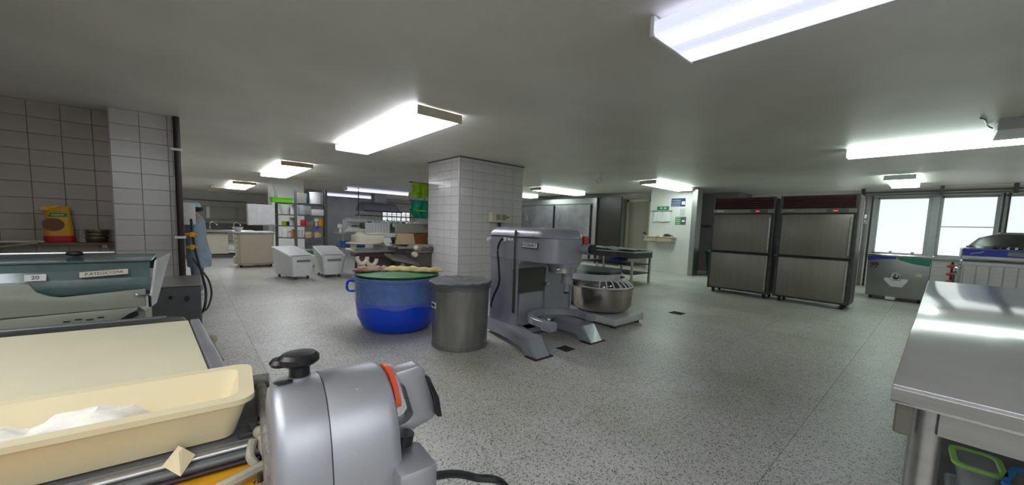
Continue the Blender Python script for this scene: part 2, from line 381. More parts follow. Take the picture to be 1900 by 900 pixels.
# phone wall, passage walls
pw = struct('wall_notice', box(10.5, 10.72, 4.56, 5.82, 0, ZC), 'wall')
struct('trim_steel_post', box(10.42, 10.74, 4.42, 4.56, 0, 2.36, .01), 'steel')
struct('wall_recess', box(12.2, 13.3, 4.0, 4.12, 0, ZC), 'recess')
struct('wall_recess_back', box(12.2, 12.35, 4.12, 10, 0, ZC), 'recess')
struct('wall_passage', box(11.2, 11.35, 6.02, 11.9, 0, ZC), 'wallgrey')
d = sempty('door_1'); struct('door_leaf', box(11.10, 11.16, 6.18, 6.9, 0, 2.12), 'doorbeige', d); struct('door_frame', join(box(11.06, 11.2, 6.9, 6.98, 0, 2.2), box(11.06, 11.2, 6.1, 6.18, 0, 2.2), box(11.06, 11.2, 6.1, 6.98, 2.12, 2.2)), 'beige', d)
struct('door_handle', join(cyl((11.1, 6.3, 1.12), (11.04, 6.3, 1.12), .03), cyl((11.1, 6.3, 1.0), (11.04, 6.3, 1.0), .025)), 'darksteel', d)

# ================================================================ CEILING LIGHTS
def fixture(label, x, y, L, w, axis, lens='lens', drop=.10, caps='cream', z=None, group='long diffused ceiling lights', lit=True):
    """x, y centre; axis 'y' runs along the room's Y"""
    z = ZC if z is None else z
    t = thing('ceiling_light', label, 'ceiling light', (x, y, z), 0 if axis == 'y' else R(90), group)
    obj('housing', box(-w*.33, w*.33, -L/2+.03, L/2-.03, -.045, 0, .004), 'whiteplastic', t)
    prof = [(-w/2, -.045), (-w/2, -drop+.02), (-w/2+.02, -drop), (w/2-.02, -drop), (w/2, -drop+.02), (w/2, -.045)]
    obj('diffuser', prism(prof, 'y', -L/2+.012, L/2-.012), lens if lit else 'cream', t)
    for s in (-1, 1):
        obj('end_cap', box(-w/2-.006, w/2+.006, s*(L/2)-.012, s*(L/2)+.012, -drop-.004, -.012, .003), caps, t)
    return t
fixture('large ceiling light nearest the camera, its end hanging over the worktable', 2.27, -.27, 2.9, .50, 'y', 'lensblue', .12, 'whiteplastic')
fixture('lit ceiling light in front of the central tiled pillar', 2.07, 5.05, 2.85, .52, 'y', 'lens', .10)
fixture('lit ceiling light with tan end cap, second in the left row', 1.80, 10.7, 3.0, .60, 'y', 'lens', .10, 'tan')
fixture('small-looking lit ceiling light, third and farthest in the left row', 1.48, 17.4, 3.2, .66, 'y', 'lens', .10, 'tan')
fixture('lit ceiling light strip straight ahead, left of the lime cloth', 5.75, 14.6, 2.7, .45, 'x', 'lensblue')
fixture('lit ceiling light strip behind the storage rack posts', 5.75, 18.6, 2.3, .45, 'x', 'lensblue')
fixture('lit ceiling light strip farthest back behind the storage rack', 5.5, 21.5, 2.2, .45, 'x', 'lensblue')
fixture('greenish lit ceiling light above the steel walk-in cabinet', 9.1, 8.25, 2.1, .45, 'x', 'lensgreen')
fixture('greenish lit ceiling light in front of the notice wall', 9.35, 4.75, 1.95, .42, 'x', 'lensgreen')
fixture('slim lit ceiling light running above the fridges and table', 7.0, -.62, 3.2, .20, 'y', 'lensgreen', .12)
fixture('short lit ceiling light near the windows, seen end on', 11.0, .63, 1.7, .42, 'x', 'lensgreen', .10, 'whiteplastic')
fixture('unlit cream ceiling light far left above the worker', .95, 20.3, 2.6, .5, 'y', lit=False)
fixture('ceiling light half hidden behind the central pillar', 9.6, 10.6, 1.3, .45, 'x', 'lensgreen')
t = thing('ceiling_junction_box', 'pale grey housing box over the slim light at right edge', 'electrical box', (6.42, -.60, ZC)); obj('box_body', box(-.3, .3, -.34, .34, -.11, 0, .006), 'whitepaint', t)
o = obj('ceiling_cable', tube(smooth_pts([(5.93, -.14, ZC-.006), (6.0, -.17, ZC-.012), (6.3, -.2, ZC-.012), (6.4, -.24, ZC-.03)]), .007), 'black'); tag(o, 'short black cable running across ceiling to the pale housing box', 'cable')
t = thing('bulb_lamp', 'small unlit bulb in a ceiling socket near the middle', 'lamp', (6.85, 5.05, ZC))
obj('socket', lathe([(0, 0), (.09, 0), (.09, -.02), (.045, -.03), (.04, -.08), (0, -.08)]), 'whiteplastic', t)
obj('bulb', lathe([(.03, -.08), (.035, -.11), (.075, -.15), (.08, -.19), (.05, -.22), (0, -.23)]), 'white', t)

# ---------------------------------------------------------------- pipes at the windows
t = thing('ceiling_conduit', 'grey pipe run under the ceiling along the windows', 'pipe', (12.9, 1.4, 2.32))
obj('pipe_run', tube([(0, 0, 0), (0, -3.9, 0)], .03), 'galv', t); obj('pipe_run', tube([(-.1, .1, -.07), (-.1, -3.0, -.07)], .022), 'galv', t)
for y in (0, -1.3, -2.3): obj('pipe_clamp', box(-.14, .05, y-.03, y+.03, -.11, .10, .005), 'darksteel', t)
t = thing('drop_pipe', 'grey vertical pipe between fridge and freezing machine', 'pipe', (12.8, 1.3, 0))
obj('pipe_run', tube([(0, 0, 0), (0, 0, 2.25)], .035), 'galv', t); obj('pipe_run', tube([(0, -.09, 0), (0, -.09, 2.25)], .02), 'pipe', t)
for z in (1.55, 1.68): obj('pipe_coupling', cyl((0, 0, z), (0, 0, z+.1), .05), 'chrome', t)
t = thing('window_pipe', 'thin pinkish pipe pair dropping before the second window', 'pipe', (12.9, -.77, .9))
for y in (0, -.07): obj('pipe_run', tube([(0, y, 0), (0, y, 1.38)], .018), 'pipe', t)
t = thing('valve_pipe', 'red valve fitting on thin pipe under the second window', 'pipe', (13.1, -.2, .12))
obj('pipe_run', tube([(0, 1.0, .1), (0, .1, .1), (0, 0, .1)], .014), 'galv', t); obj('riser', tube([(0, 0, -.12), (0, 0, .60)], .02), 'pipe', t)
for z in (.15, .32, .5): obj('valve', join(cyl((-.06, -.08, z), (-.06, .08, z), .025), ball((0, 0, z), .05)), 'red', t)
for (a, b, n) in (((-.065, 6.42), (-.065, 6.42), 'dark red drain pipe up the right edge of the left pillar'),):
    t = thing('wall_pipe', n, 'pipe', (-.085, 6.40, 0)); obj('pipe_run', tube([(0, 0, 0), (0, 0, ZC)], .035, 12), 'pipe', t)
    for z in (.9, 2.0): obj('pipe_clamp', box(-.06, .05, -.05, .03, z, z+.03, .003), 'whiteplastic', t)
# floor drains
for x, y, s, l in ((2.80, 2.36, .07, 'small black floor drain between the big mixer feet'), (5.42, 2.47, .09, 'small black floor drain right of the spiral mixer')):
    tag(obj('floor_drain', join(box(x-s, x+s, y-s, y+s, 0, .004, .002), *[box(x-s*.8, x+s*.8, y+k*s*.3-.004, y+k*s*.3+.004, .003, .006) for k in (-2, -1, 0, 1, 2)]), 'drain'), l, 'drain')

# ================================================================ FRIDGES
def fridge(label, y1, y0):
    t = thing('upright_fridge', label, 'fridge', (8.1, (y0+y1)/2, 0), 0, 'pair of stainless upright fridges'); h = (y1-y0)/2-.012
    obj('cabinet', join(box(.03, .52, -h, h, .08, 1.90, .006), box(.0, .04, -h, -h+.045, .08, 1.9), box(0, .04, h-.045, h, .08, 1.9)), 'darksteel', t)
    obj('side_panel', box(.05, .51, -h-.004, -h+.002, .12, 1.88), 'greymachine', t)
    for z0, z1 in ((.115, .815), (.855, 1.575)):
        dr = obj('door', box(-.035, .028, -h+.05, h-.05, z0, z1, .012, 2), 'fridge', t)
        obj('door_handle', box(-.05, -.03, -h+.06, -h+.085, z0+.05, z1-.05, .006), 'steel', dr)
    obj('divider', box(-.01, .03, -h+.02, h-.01, .82, .85), 'black', t); obj('hinge', box(-.03, .02, h-.03, h+.02, .825, .845, .003), 'chrome', t)
    cp_ = obj('control_panel', box(-.02, .03, -h+.02, h-.02, 1.595, 1.675, .006), 'fridge', t)
    obj('red_display', box(-.024, -.018, -h+.25, -h+.31, 1.622, 1.645, .002), 'screen', cp_)
    obj('display_bezel', box(-.022, -.015, -h+.12, -h+.40, 1.603, 1.662, .002), 'greybox', cp_); obj('name_badge', box(-.024, -.018, h-.22, h-.08, 1.625, 1.65, .002), 'chrome', cp_)
    for k in range(5):
        b = box(-.02, .02, -h+.03, h-.03, -.003, .003); tf(b, (.015, 0, 1.70+.042*k), (0, R(-38), 0)); obj('louvre_slat', b, 'maroon', t)
    obj('louvre_back', box(.025, .032, -h+.02, h-.02, 1.685, 1.895), 'maroon', t)
    for sx in (.1, .44):
        for sy in (-h+.09, h-.09):
            ca = obj('caster', join(cyl((sx, sy-.018, .035), (sx, sy+.018, .035), .035), box(sx-.03, sx+.03, sy-.026, sy+.026, .06, .082)), 'rubber', t)
    return t
fridge('upright stainless two-door fridge on the left, beside the dark recess', 3.13, 2.02)
fridge('upright stainless two-door fridge on the right, nearest the windows', 1.98, .90)
o = obj('steel_side_box', box(9.05, 9.7, 1.02, 1.16, .1, .86, .01), 'fridge'); o.name = 'steel_cabinet'; tag(o, 'low narrow steel cabinet standing behind right fridge side', 'cabinet')
o.data.transform(Matrix.Translation((0, 0, -.1)))

# ---------------------------------------------------------------- batch freezer
t = thing('batch_freezer', 'grey steel freezing machine on castors with spout, under the window', 'ice cream machine', (10.3, .52, 0))
obj('body', prism([(-.41, .07), (.41, .07), (.43, .86), (-.43, .86)], 'x', 0, .85, .012), 'freezer', t)
obj('top_tray', join(box(-.02, .87, -.44, .44, .86, .90, .01), box(.05, .06, -.4, .4, .90, .92), box(.3, .34, -.18, -.14, .9, .97, .01), box(.3, .34, .12, .16, .9, .97, .01)), 'chrome', t)
bl = [(.43, .85), (.43, .76)]+[(.43-.40*k/8, .76+.055*math.sin(k/8*PI/2)) for k in range(1, 9)]+[(.03, .85)]
obj('blue_band', prism(bl, 'x', -.008, .002), 'blueband', t)
gr = [(-.01, .80), (-.20, .74), (-.41, .71), (-.43, .85), (.02, .85)]
obj('green_band', prism(gr, 'x', -.0065, .002), 'greenband', t)
obj('dispensing_spout', join(cyl((-.10, 0, .50), (.0, 0, .50), .065, n=24), cyl((-.07, 0, .54), (-.07, 0, .47), .05), box(-.09, -.02, -.075, .075, .41, .46, .01)), 'chrome', t)
obj('spout_shelf', prism([(-.16, .44), (.16, .44), (.16, .40), (.06, .28), (-.09, .28), (-.16, .40)], 'x', -.05, .0, .006), 'whiteplastic', t)
obj('spout_mouth', cyl((-.108, 0, .478), (-.095, 0, .478), .048), 'black', t)
obj('small_plate', box(-.006, .0, -.33, -.25, .50, .56), 'label', t); obj('switch_cluster', join(box(-.01, 0, .26, .38, .67, .73, .004), ball((-.012, .30, .64), .02), ball((-.012, .36, .64), .02)), 'darksteel', t)
obj('foot_plate', box(-.03, .03, -.02, .12, .02, .08, .004), 'chrome', t)
for sx in (.08, .78):
    for sy in (-.33, .33): obj('caster', join(cyl((sx, sy-.02, .045), (sx, sy+.02, .045), .045), box(sx-.03, sx+.03, sy-.03, sy+.03, .05, .075)), 'rubber', t)
# ---------------------------------------------------------------- pasteuriser
t = thing('pasteurising_machine', 'wide stainless machine with blue control strip and domed lid', 'pasteuriser', (10.3, -.25, 0))
obj('body', box(0, .9, -1.05, 0, .08, .97, .012), 'steel', t)
for k in range(9): obj('front_panel', box(-.008, .0, -.12-.1*k, -.025-.1*k, .12, .92, .004), 'steel', t)
obj('control_head', box(-.03, .9, -1.06, .01, .985, 1.12, .012), 'steel', t)
obj('blue_strip', box(-.036, -.028, -1.05, .0, 1.03, 1.11, .004), 'blueband', t)
obj('keypad', join(box(-.042, -.034, -.50, -.33, 1.045, 1.095, .003), box(-.042, -.034, -.62, -.53, 1.045, 1.095, .003)), 'galv', t)
obj('logo_stroke', tube(smooth_pts([(-.038, -.06, 1.05), (-.038, -.09, 1.065), (-.038, -.13, 1.07), (-.038, -.16, 1.09)]), .003, 5), 'whiteplastic', t)
obj('domed_lid', lathe([(.385, 1.15), (.37, 1.17), (.31, 1.25), (.21, 1.29), (.0, 1.305)], (.44, -.43, 0), 40), 'darksteel', t)
obj('lid_ridge', join(box(.3, .5, -.60, -.26, 1.285, 1.32, .012)), 'galv', t)
obj('lid_rim', lathe([(.35, 1.12), (.40, 1.125), (.405, 1.15), (.35, 1.155)], (.44, -.43, 0), 40), 'chrome', t)
for k in range(9): obj('hinge_knuckle', cyl((.0, -.22-.06*k, 1.14), (.0, -.255-.06*k, 1.14), .018), 'black', t)
obj('lid_arm', tube(smooth_pts([(-.01, .0, .9), (-.05, .03, .86), (-.05, .03, .6), (-.02, .02, .3)]), .025), 'chrome', t)
for sx in (.1, .8):
    for sy in (-.95, -.1): obj('caster', cyl((sx, sy-.02, .08), (sx, sy+.02, .08), .08), 'rubber', t); 
obj('caster_frame', box(.05, .85, -1.0, -.05, .05, .085), 'darksteel', t)
_k = 1.45
for _c in t.children:
    for _v in _c.data.vertices:
        _v.co.y *= _k; _v.co.z = (1.2-(1.2-_v.co.z)*_k) if _v.co.z > .6 else _v.co.z*.55


# ---------------------------------------------------------------- notice wall items
def plate(name, y0, y1, z0, z1, m, label, cat, th=.006, x=10.5):
    o = obj(name, box(x-th, x, y0, y1, z0, z1), m); tag(o, label, cat); return o
sg = thing('green_sign', 'small green sign above the paper rail on notice wall', 'sign', (10.5, 5.6, 1.88)); obj('board', box(-.01, 0, -.36, 0, -.06, .04), 'signgreen', sg)
obj('lettering', join(*[box(-.013, -.009, -.10-.12*k-.06, -.10-.12*k, -.03, .01) for k in range(2)]), 'paper', sg)
po = thing('safety_poster', 'dark blue printed poster with grey column, high on notice wall', 'poster', (10.5, 5.18, 1.93)); obj('sheet', box(-.005, 0, -.40, .0, -.02, .21), 'navy', po)
obj('print_lines', join(*[box(-.008, -.004, -.27, -.02, .0+.05*k, .012+.05*k) for k in range(4)], box(-.008, -.004, -.39, -.30, .03, .12)), 'paper', po)
po = thing('white_notice', 'white printed notice beneath the dark blue poster', 'poster', (10.5, 4.93, 1.65)); obj('sheet', box(-.004, 0, -.17, .0, 0, .24), 'paper', po)
obj('print_lines', join(*[box(-.006, -.003, -.16, -.02, .02+.04*k, .03+.04*k) for k in range(5)]), 'ink', po)
po = thing('green_poster', 'half green half dark poster low at right on notice wall', 'poster', (10.5, 5.03, 1.40)); obj('sheet', box(-.005, 0, -.2, 0, 0, .22), 'signgreen', po); obj('dark_half', box(-.006, 0, -.30, -.16, 0, .22), 'greybox', po)
obj('print_lines', join(*[box(-.009, -.005, -.14, -.02, .03+.05*k, .045+.05*k) for k in range(4)], box(-.009, -.005, -.27, -.19, .08, .13)), 'paper', po)
pr = thing('paper_rail', 'horizontal rail holding two hanging white sheets', 'rail', (10.5, 5.72, 1.79)); obj('rail', tube([(-.03, .06, 0), (-.03, -.60, 0)], .012), 'steel', pr)
for k in range(2):
    a = -.06-.26*k; obj('hanging_sheet', loft([[(-.02, a, -.01), (-.02, a-.22, -.01), (-.024, a-.22, -.01), (-.024, a, -.01)], [(-.05, a+.02, -.32), (-.03, a-.24, -.30), (-.034, a-.24, -.30), (-.054, a+.02, -.32)]]), 'paper', pr)
sh = thing('wall_shelf', 'cream drawer shelf fixed to the notice wall', 'shelf', (10.5, 5.40, 1.0)); obj('drawer_box', box(-.26, 0, -.42, .42, -.10, .02, .008), 'beige', sh); obj('shelf_top', box(-.28, 0, -.44, .44, .02, .04, .004), 'cream', sh)
o = obj('dark_tool', loft([[(10.30+.04*math.cos(a), 5.1+.17*math.sin(a), 1.045) for a in [k*PI/6 for k in range(12)]], [(10.30+.03*math.cos(a), 5.13+.12*math.sin(a), 1.10) for a in [k*PI/6 for k in range(12)]], [(10.30+.01*math.cos(a), 5.16+.05*math.sin(a), 1.125) for a in [k*PI/6 for k in range(12)]]]), 'darkpanel'); tag(o, 'dark flat tool lying on the cream wall shelf', 'tool')
o = obj('hanging_strap', tube(smooth_pts([(10.36, 5.42, 1.055), (10.215, 5.42, 1.05), (10.205, 5.42, .98), (10.2, 5.44, .86), (10.2, 5.41, .74)]), .014), 'sack'); tag(o, 'brownish strap draped over front of the cream wall shelf', 'strap')
t = thing('waste_bin', 'dark green plastic bin standing in the recess beside fridge', 'bin', (11.1, 4.02, 0)); obj('bin_body', lathe([(0, 0), (.26, 0), (.33, .62), (.35, .62), (.35, .66), (.31, .66), (.24, .03), (0, .03)], n=24), 'darkgreen', t); obj('bag_edge', lathe([(.33, .60), (.36, .66), (.34, .70), (.30, .66)], n=24), 'darkgreen', t)
t = thing('recess_hook_rack', 'small dark hook rack on the recess wall', 'rack', (12.2, 4.8, 1.4)); obj('rail', box(-.03, 0, -.2, .2, 0, .04), 'darksteel', t)
for k in range(3): obj('hook', tube([(-.02, -.15+.15*k, .0), (-.08, -.15+.15*k, -.05), (-.09, -.15+.15*k, .02)], .01), 'darksteel', t)

# walk-in cabinet and dark panel
t = thing('walk_in_fridge', 'tall steel walk-in cabinet with two doors behind central pillar', 'walk-in fridge', (10.7, 9.9, 0))
obj('carcass', box(.02, .48, -1.95, 1.9, 0, 2.28), 'walkin', t)
for a, b in ((-1.72, -.2), (.05, 1.6)):
    dr = obj('door', box(-.04, .015, a, b, .1, 2.05, .01), 'walkin', t); obj('door_gasket', box(-.01, .018, a-.05, a-.005, .1, 2.05), 'black', t); obj('latch', box(-.08, -.03, b-.12, b-.04, 1.45, 1.7, .01), 'steel', dr)
obj('header', box(-.03, .03, -1.95, 1.9, 2.08, 2.28, .006), 'steel', t); obj('end_post', box(-.05, .05, -2.0, -1.85, 0, 2.28, .006), 'steel', t)
o = obj('sliding_panel', box(10.75, 10.80, 6.99, 7.88, 0, 2.30), 'darkpanel'); tag(o, 'tall dark brown panel between walk-in cabinet and beige door', 'panel')
# steel rack table with plastic sheet
t = thing('steel_rack_table', 'dark steel rack table behind the spiral mixer', 'table', (7.65, 5.1, 0))
obj('table_top', box(-.42, .4, -.78, .78, .70, .735, .006), 'steel', t)
obj('top_skirt', box(-.41, .39, -.77, .77, .58, .70, .004), 'darksteel', t)
for z in (.22, .42): obj('shelf', box(-.40, .38, -.74, .74, z, z+.02), 'darksteel', t)
for sx in (-.38, .36):
    for sy in (-.73, 0, .73): obj('leg', box(sx-.022, sx+.022, sy-.022, sy+.022, 0, .70), 'steel', t)
bm = bmesh.new(); bmesh.ops.create_grid(bm, x_segments=30, y_segments=50, size=.5)
for v in bm.verts:
    v.co = Vector((v.co.x*.8, v.co.y*1.5, .012+.02*math.sin(v.co.x*19+v.co.y*7)*math.cos(v.co.y*16)+.012+random.uniform(0, .008)))
bmesh.ops.solidify(bm, geom=bm.faces[:], thickness=.003); tf(bm, (7.65, 5.1, .737)); tag(obj('plastic_sheet', bm, 'plasticsheet'), 'crumpled clear plastic sheeting lying on the steel rack table', 'sheet')
o = obj('blue_tray', tub_bm(7.35, 7.75, 4.75, 5.05, .48, .54, .02, .03, .01), 'blueband'); tag(o, 'small blue tray on shelf of the steel rack table', 'tray')
fixture('added unseen ceiling light left of the camera, brightens the foreground', -1.2, .6, 2.7, .50, 'y')  # extra fixture out of view, put in to light the sheeter foreground
fixture('added unseen ceiling light along the rear wall, brightens the foreground', -.2, -2.0, 2.7, .50, 'x')  # unseen extra lamp, added so the near area gets light from behind
fixture('added unseen ceiling light behind the left pillar, brightens the far left', -2.0, 12.0, 2.7, .50, 'y')  # added lamp out of sight, lifts the dark far left area
fixture('added unseen ceiling light near the back wall, brightens the far left', -1.6, 20.5, 2.7, .50, 'y')  # another extra unseen lamp, there to brighten the far left walls
fixture('added unseen ceiling light behind the central pillar, brightens the far kitchen', 10.6, 14.8, 2.7, .50, 'x')  # not in view; added to light the kitchen beyond the pillar

# ================================================================ PLANETARY MIXER
t = thing('planetary_mixer', 'large grey enamel floor mixer without bowl, beside the pillar', 'mixer', (2.85, 2.85, 0))
# local: x right, -y front
obj('column', prism(rrect(-.33, .62, 0, .46, .07), 'z', .10, 1.06, .0), 'hobart', t)
# head with curved underside, extruded in x
hp = [(.46, .86), (.46, 1.10), (.44, 1.15), (.38, 1.175), (-.40, 1.185), (-.48, 1.165), (-.53, 1.11), (-.535, 1.05), (-.535, .86), (-.52, .845), (-.12, .845), (-.06, .85), (-.01, .835), (.0, .80)]
def head_bm():
    # plan outline with large front radius, stacked levels, plus cut arch handled by lower block
    def plan(i, z, rf):
        x0, x1, y0, y1 = -.335+i, .215-i, -.53+i, .455-i; pts = []
        for cx, cy, a, r in ((x1-.05, y1-.05, 0, .05), (x0+.05, y1-.05, 90, .05), (x0+rf, y0+rf, 180, rf), (x1-rf, y0+rf, 270, rf)):
            for k in range(9): q = R(a+90*k/8); pts.append((cx+r*math.cos(q), cy+r*math.sin(q), z))
        return pts
    return loft([plan(0, .86, .2), plan(0, 1.085, .2), plan(.006, 1.088, .2), plan(.006, 1.094, .2), plan(0, 1.10, .2), plan(.012, 1.14, .2), plan(.05, 1.178, .17), plan(.11, 1.192, .12)])
hd = obj('mixer_head', head_bm(), 'hobart', t, smooth=45)
# underside wedge: head deepens toward the column
obj('head_neck', prism([(.0, .74), (-.03, .80), (-.10, .845), (-.18, .862), (.02, .865), (.05, .74)], 'x', -.33, .21, .004), 'hobart', t)
obj('casting_seam', join(box(-.342, -.325, -.012, .012, .30, 1.16, .004), ), 'darksteel', t)
obj('cover_joint', box(-.3375, -.33, -.33, .40, 1.088, 1.094), 'darksteel', t)
obj('front_panel', box(-.318, .105, -.014, .0, .50, .80, .01), 'olive', t, label='dark olive cover panel on column front')
obj('slide_way', join(box(-.325, -.30, -.03, .0, .22, .80, .004), box(-.27, -.25, -.02, .0, .22, .49, .003)), 'hobart', t)
obj('slide_way', join(box(.115, .13, -.02, .0, .25, .80, .003), box(.55, .575, -.015, .0, .15, .78, .003)), 'hobart', t)
obj('lift_knob', join(cyl((.085, -.01, .585), (.085, -.07, .585), .012), ball((.085, -.08, .585), .024)), 'chrome', t)
pg = obj('planetary_ring', join(cyl((.01, -.35, .86), (.01, -.35, .815), .165, n=32), cyl((.01, -.35, .815), (.01, -.35, .80), .15, n=32)), 'hobart', t)
obj('planetary_band', cyl((.01, -.35, .812), (.01, -.35, .755), .142, n=32), 'steel', pg)
obj('agitator_shaft', join(cyl((.06, -.37, .755), (.06, -.37, .64), .056, n=20), cyl((.06, -.37, .66), (.06, -.37, .63), .066, n=20), cyl((.06, -.37, .63), (.06, -.37, .55), .032, n=16)), 'hobart', t)
obj('shaft_pin', cyl((.06, -.37, .60), (.06, -.37, .53), .028), 'black', t)
hub = obj('attachment_hub', join(cyl((.10, -.5, 1.0), (.10, -.60, 1.0), .047, n=20), cyl((.10, -.60, 1.0), (.10, -.625, 1.0), .055, n=20)), 'hobart', t)
obj('hub_socket', cyl((.10, -.625, 1.0), (.10, -.655, 1.0), .048, n=20), 'black', hub)
sb = obj('stop_switch', box(.165, .225, -.50, -.43, 1.03, 1.12, .012), 'red', t, label='red stop switch'); obj('switch_base', box(.17, .22, -.49, -.42, .98, 1.035, .006), 'black', sb)
obj('clamp_knob', join(cyl((-.14, -.43, .80), (-.17, -.45, .80), .022), ball((-.175, -.455, .80), .022)), 'chrome', t)
# name plates on the left face (faces -x)
mw = face_mat((-.338, -.22, 1.02), (0, -1, 0), (0, 0, 1))
nb = box(-.115, .115, -.032, .032, 0, .006, .003); nb.transform(mw); np_ = obj('name_plate', nb, 'black', t)
fr = box(-.106, .106, -.024, .024, .005, .0075, .001); fr.transform(mw); obj('plate_field', fr, 'paper', np_)
text('plate_lettering', 'HOBART', .050, 'ink', np_, mw @ Matrix.Translation((0, 0, .008)))
mw = face_mat((-.338, -.20, 1.12), (0, -1, 0), (0, 0, 1)); b2 = box(-.055, .055, -.012, .012, 0, .004, .002); b2.transform(mw); obj('model_plate', b2, 'paper', t)
pc = obj('power_cable', tube(smooth_pts([(-.33, .16, 1.06), (-.36, .20, 1.05), (-.37, .24, .95), (-.37, .22, .80), (-.36, .21, .60), (-.37, .28, .45), (-.36, .34, .34), (-.34, .36, .30)]), .011), 'black', t)
obj('cable_gland', cyl((-.33, .16, 1.06), (-.35, .16, 1.06), .022), 'whiteplastic', t)
for yy in (.10, .05): obj('push_button', ball((-.335, yy, 1.06), .014), 'whiteplastic', t)
obj('rear_boss', cyl((-.33, .42, 1.05), (-.37, .42, 1.05), .02), 'whiteplastic', t)
# feet
def foot(x_rear0, x_rear1, x0, x1):
    # rear rectangle then front; profile in (y,z)
    ls = []
    for (y, xa, xb, z0, z1) in ((.46, x_rear0, x_rear1, .03, .17), (-.02, (x_rear0+x0)/2, (x_rear1+x1)/2, .05, .17), (-.33, x0+.01, x1-.01, .055, .17), (-.40, x0, x1, .0, .17), (-.43, x0, x1, .0, .165), (-.54, x0+.01, x1-.01, .0, .022), (-.55, x0+.01, x1-.01, .0, .01)):
        ls.append([(xa, y, z0), (xb, y, z0), (xb, y, z1), (xa, y, z1)])
    b = loft(ls); bmesh.ops.bevel(b, geom=[e for e in b.edges if abs(e.verts[0].co.y-e.verts[1].co.y) > .01], offset=.012, segments=2, affect='EDGES'); return b
for a in ((-.33, -.12, -.53, -.33), (.30, .55, .27, .49)):
    f_ = obj('foot', foot(*a), 'hobart', t); obj('worn_pad', box(a[2]-.02, a[3]+.02, -.57, -.42, 0, .010, .004), 'pipe', f_)
obj('base', box(-.33, .55, .0, .46, .03, .17, .02), 'hobart', t)
# bowl yoke: C ring open to the front
def arc_ring(cx, cy, ri, ro, a0, a1, z0, z1, n=28):
    ls = []
    for k in range(n+1):
        q = R(a0+(a1-a0)*k/n); c, s = math.cos(q), math.sin(q)
        ls.append([(cx+ri*c, cy+ri*s, z0), (cx+ro*c, cy+ro*s, z0), (cx+ro*c, cy+ro*s, z1), (cx+ri*c, cy+ri*s, z1)])
    b = loft(ls); bmesh.ops.bevel(b, geom=[e for e in b.edges if abs(e.verts[0].co.z-e.verts[1].co.z) < 1e-4], offset=.006, segments=1, affect='EDGES'); return b
yk = obj('bowl_yoke', arc_ring(.01, -.38, .29, .36, -18, 198, .24, .31), 'hobart', t)
obj('yoke_end', box(-.37, -.26, -.56, -.43, .225, .315, .02, 2), 'hobart', yk); obj('yoke_end', box(.29, .38, -.53, -.43, .23, .31, .02, 2), 'hobart', yk)
obj('bowl_clamp', join(tube([(-.30, -.47, .325), (-.22, -.40, .325), (-.14, -.33, .32)], .008), ball((-.30, -.48, .325), .02)), 'chrome', yk)
obj('base_clip', box(.04, .12, -.03, .0, .19, .235, .004), 'chrome', t)

# switch box on pillar
t = thing('switch_box', 'cream electrical switch box on central pillar above mixer', 'switch', (4.60, 5.752, 1.36)); obj('box_body', box(-.24, .24, -.10, 0, -.10, .10, .012), 'cream', t)
for x in (-.12, .02): obj('switch', box(x, x+.10, -.115, -.095, -.05, .06, .004), 'taupe', t)
obj('switch_label', box(.02, .20, -.106, -.098, .0, .02), 'black', t); obj('cable_plug', join(cyl((.0, -.05, -.10), (.0, -.05, -.16), .03), tube([(.0, -.05, -.15), (.02, -.06, -.22)], .018)), 'black', t)

# ================================================================ SPIRAL MIXER
t = thing('spiral_mixer', 'white spiral dough mixer with steel bowl and wire guard', 'mixer', (4.15, 2.92, 0))
obj('base', prism(rrect(-.32, .32, -.44, 1.0, .02), 'z', .035, .125, .012), 'whitepaint', t)
for sx in (-.26, .26):
    for sy in (-.38, .92): obj('levelling_foot', cyl((sx, sy, 0), (sx, sy, .04), .035), 'pipe', t)
obj('column', box(-.30, .30, .47, 1.0, .12, .56, .03), 'whitepaint', t)
obj('bowl', lathe([(.0, .145), (.30, .145), (.355, .17), (.385, .22), (.40, .44), (.408, .445), (.408, .457), (.39, .457), (.375, .23), (.34, .175), (0, .16)], n=48), 'bowl', t)
obj('bowl_bearing', cyl((0, 0, .12), (0, 0, .15), .2, n=24), 'darksteel', t)
hdl = loft([[(x, y, z) for x, y in rrect(-.33, .37, -.21, 1.0, .30, 8)] for z in (.535, .62)]); bmesh.ops.bevel(hdl, geom=hdl.edges[:], offset=.0, segments=1)
hh = obj('mixer_head', hdl, 'whitepaint', t)
obj('head_lid', loft([[(x, y, .62) for x, y in rrect(-.32, .36, -.20, .99, .29, 8)], [(x, y, .655) for x, y in rrect(-.30, .34, -.18, .96, .27, 8)], [(x, y, .67) for x, y in rrect(-.20, .24, -.08, .87, .18, 8)]]), 'spirallid', t, label='dark green lid on the head')
obj('maker_badge', box(.10, .18, -.216, -.208, .565, .59), 'darksteel', t)
ws = []
for k in range(13):
    a = R(-150+k*14); ws.append(tube([(.24*math.cos(a), .24*math.sin(a)-.0, .55), (.32*math.cos(a), .32*math.sin(a), .535), (.395*math.cos(a), .395*math.sin(a), .468)], .0075, 6))
for w in ws: obj('guard_wire', w, 'whiteplastic', t)
obj('guard_rim', tube([(.397*math.cos(R(a)), .397*math.sin(R(a)), .468) for a in range(-180, 61, 8)], .009, 6), 'whiteplastic', t)
sp = tube([( .14*math.cos(q*.6)*1.0, .14*math.sin(q*.6), .24+q*.012) for q in range(0, 28)], .018); obj('dough_spiral', sp, 'chrome', t)

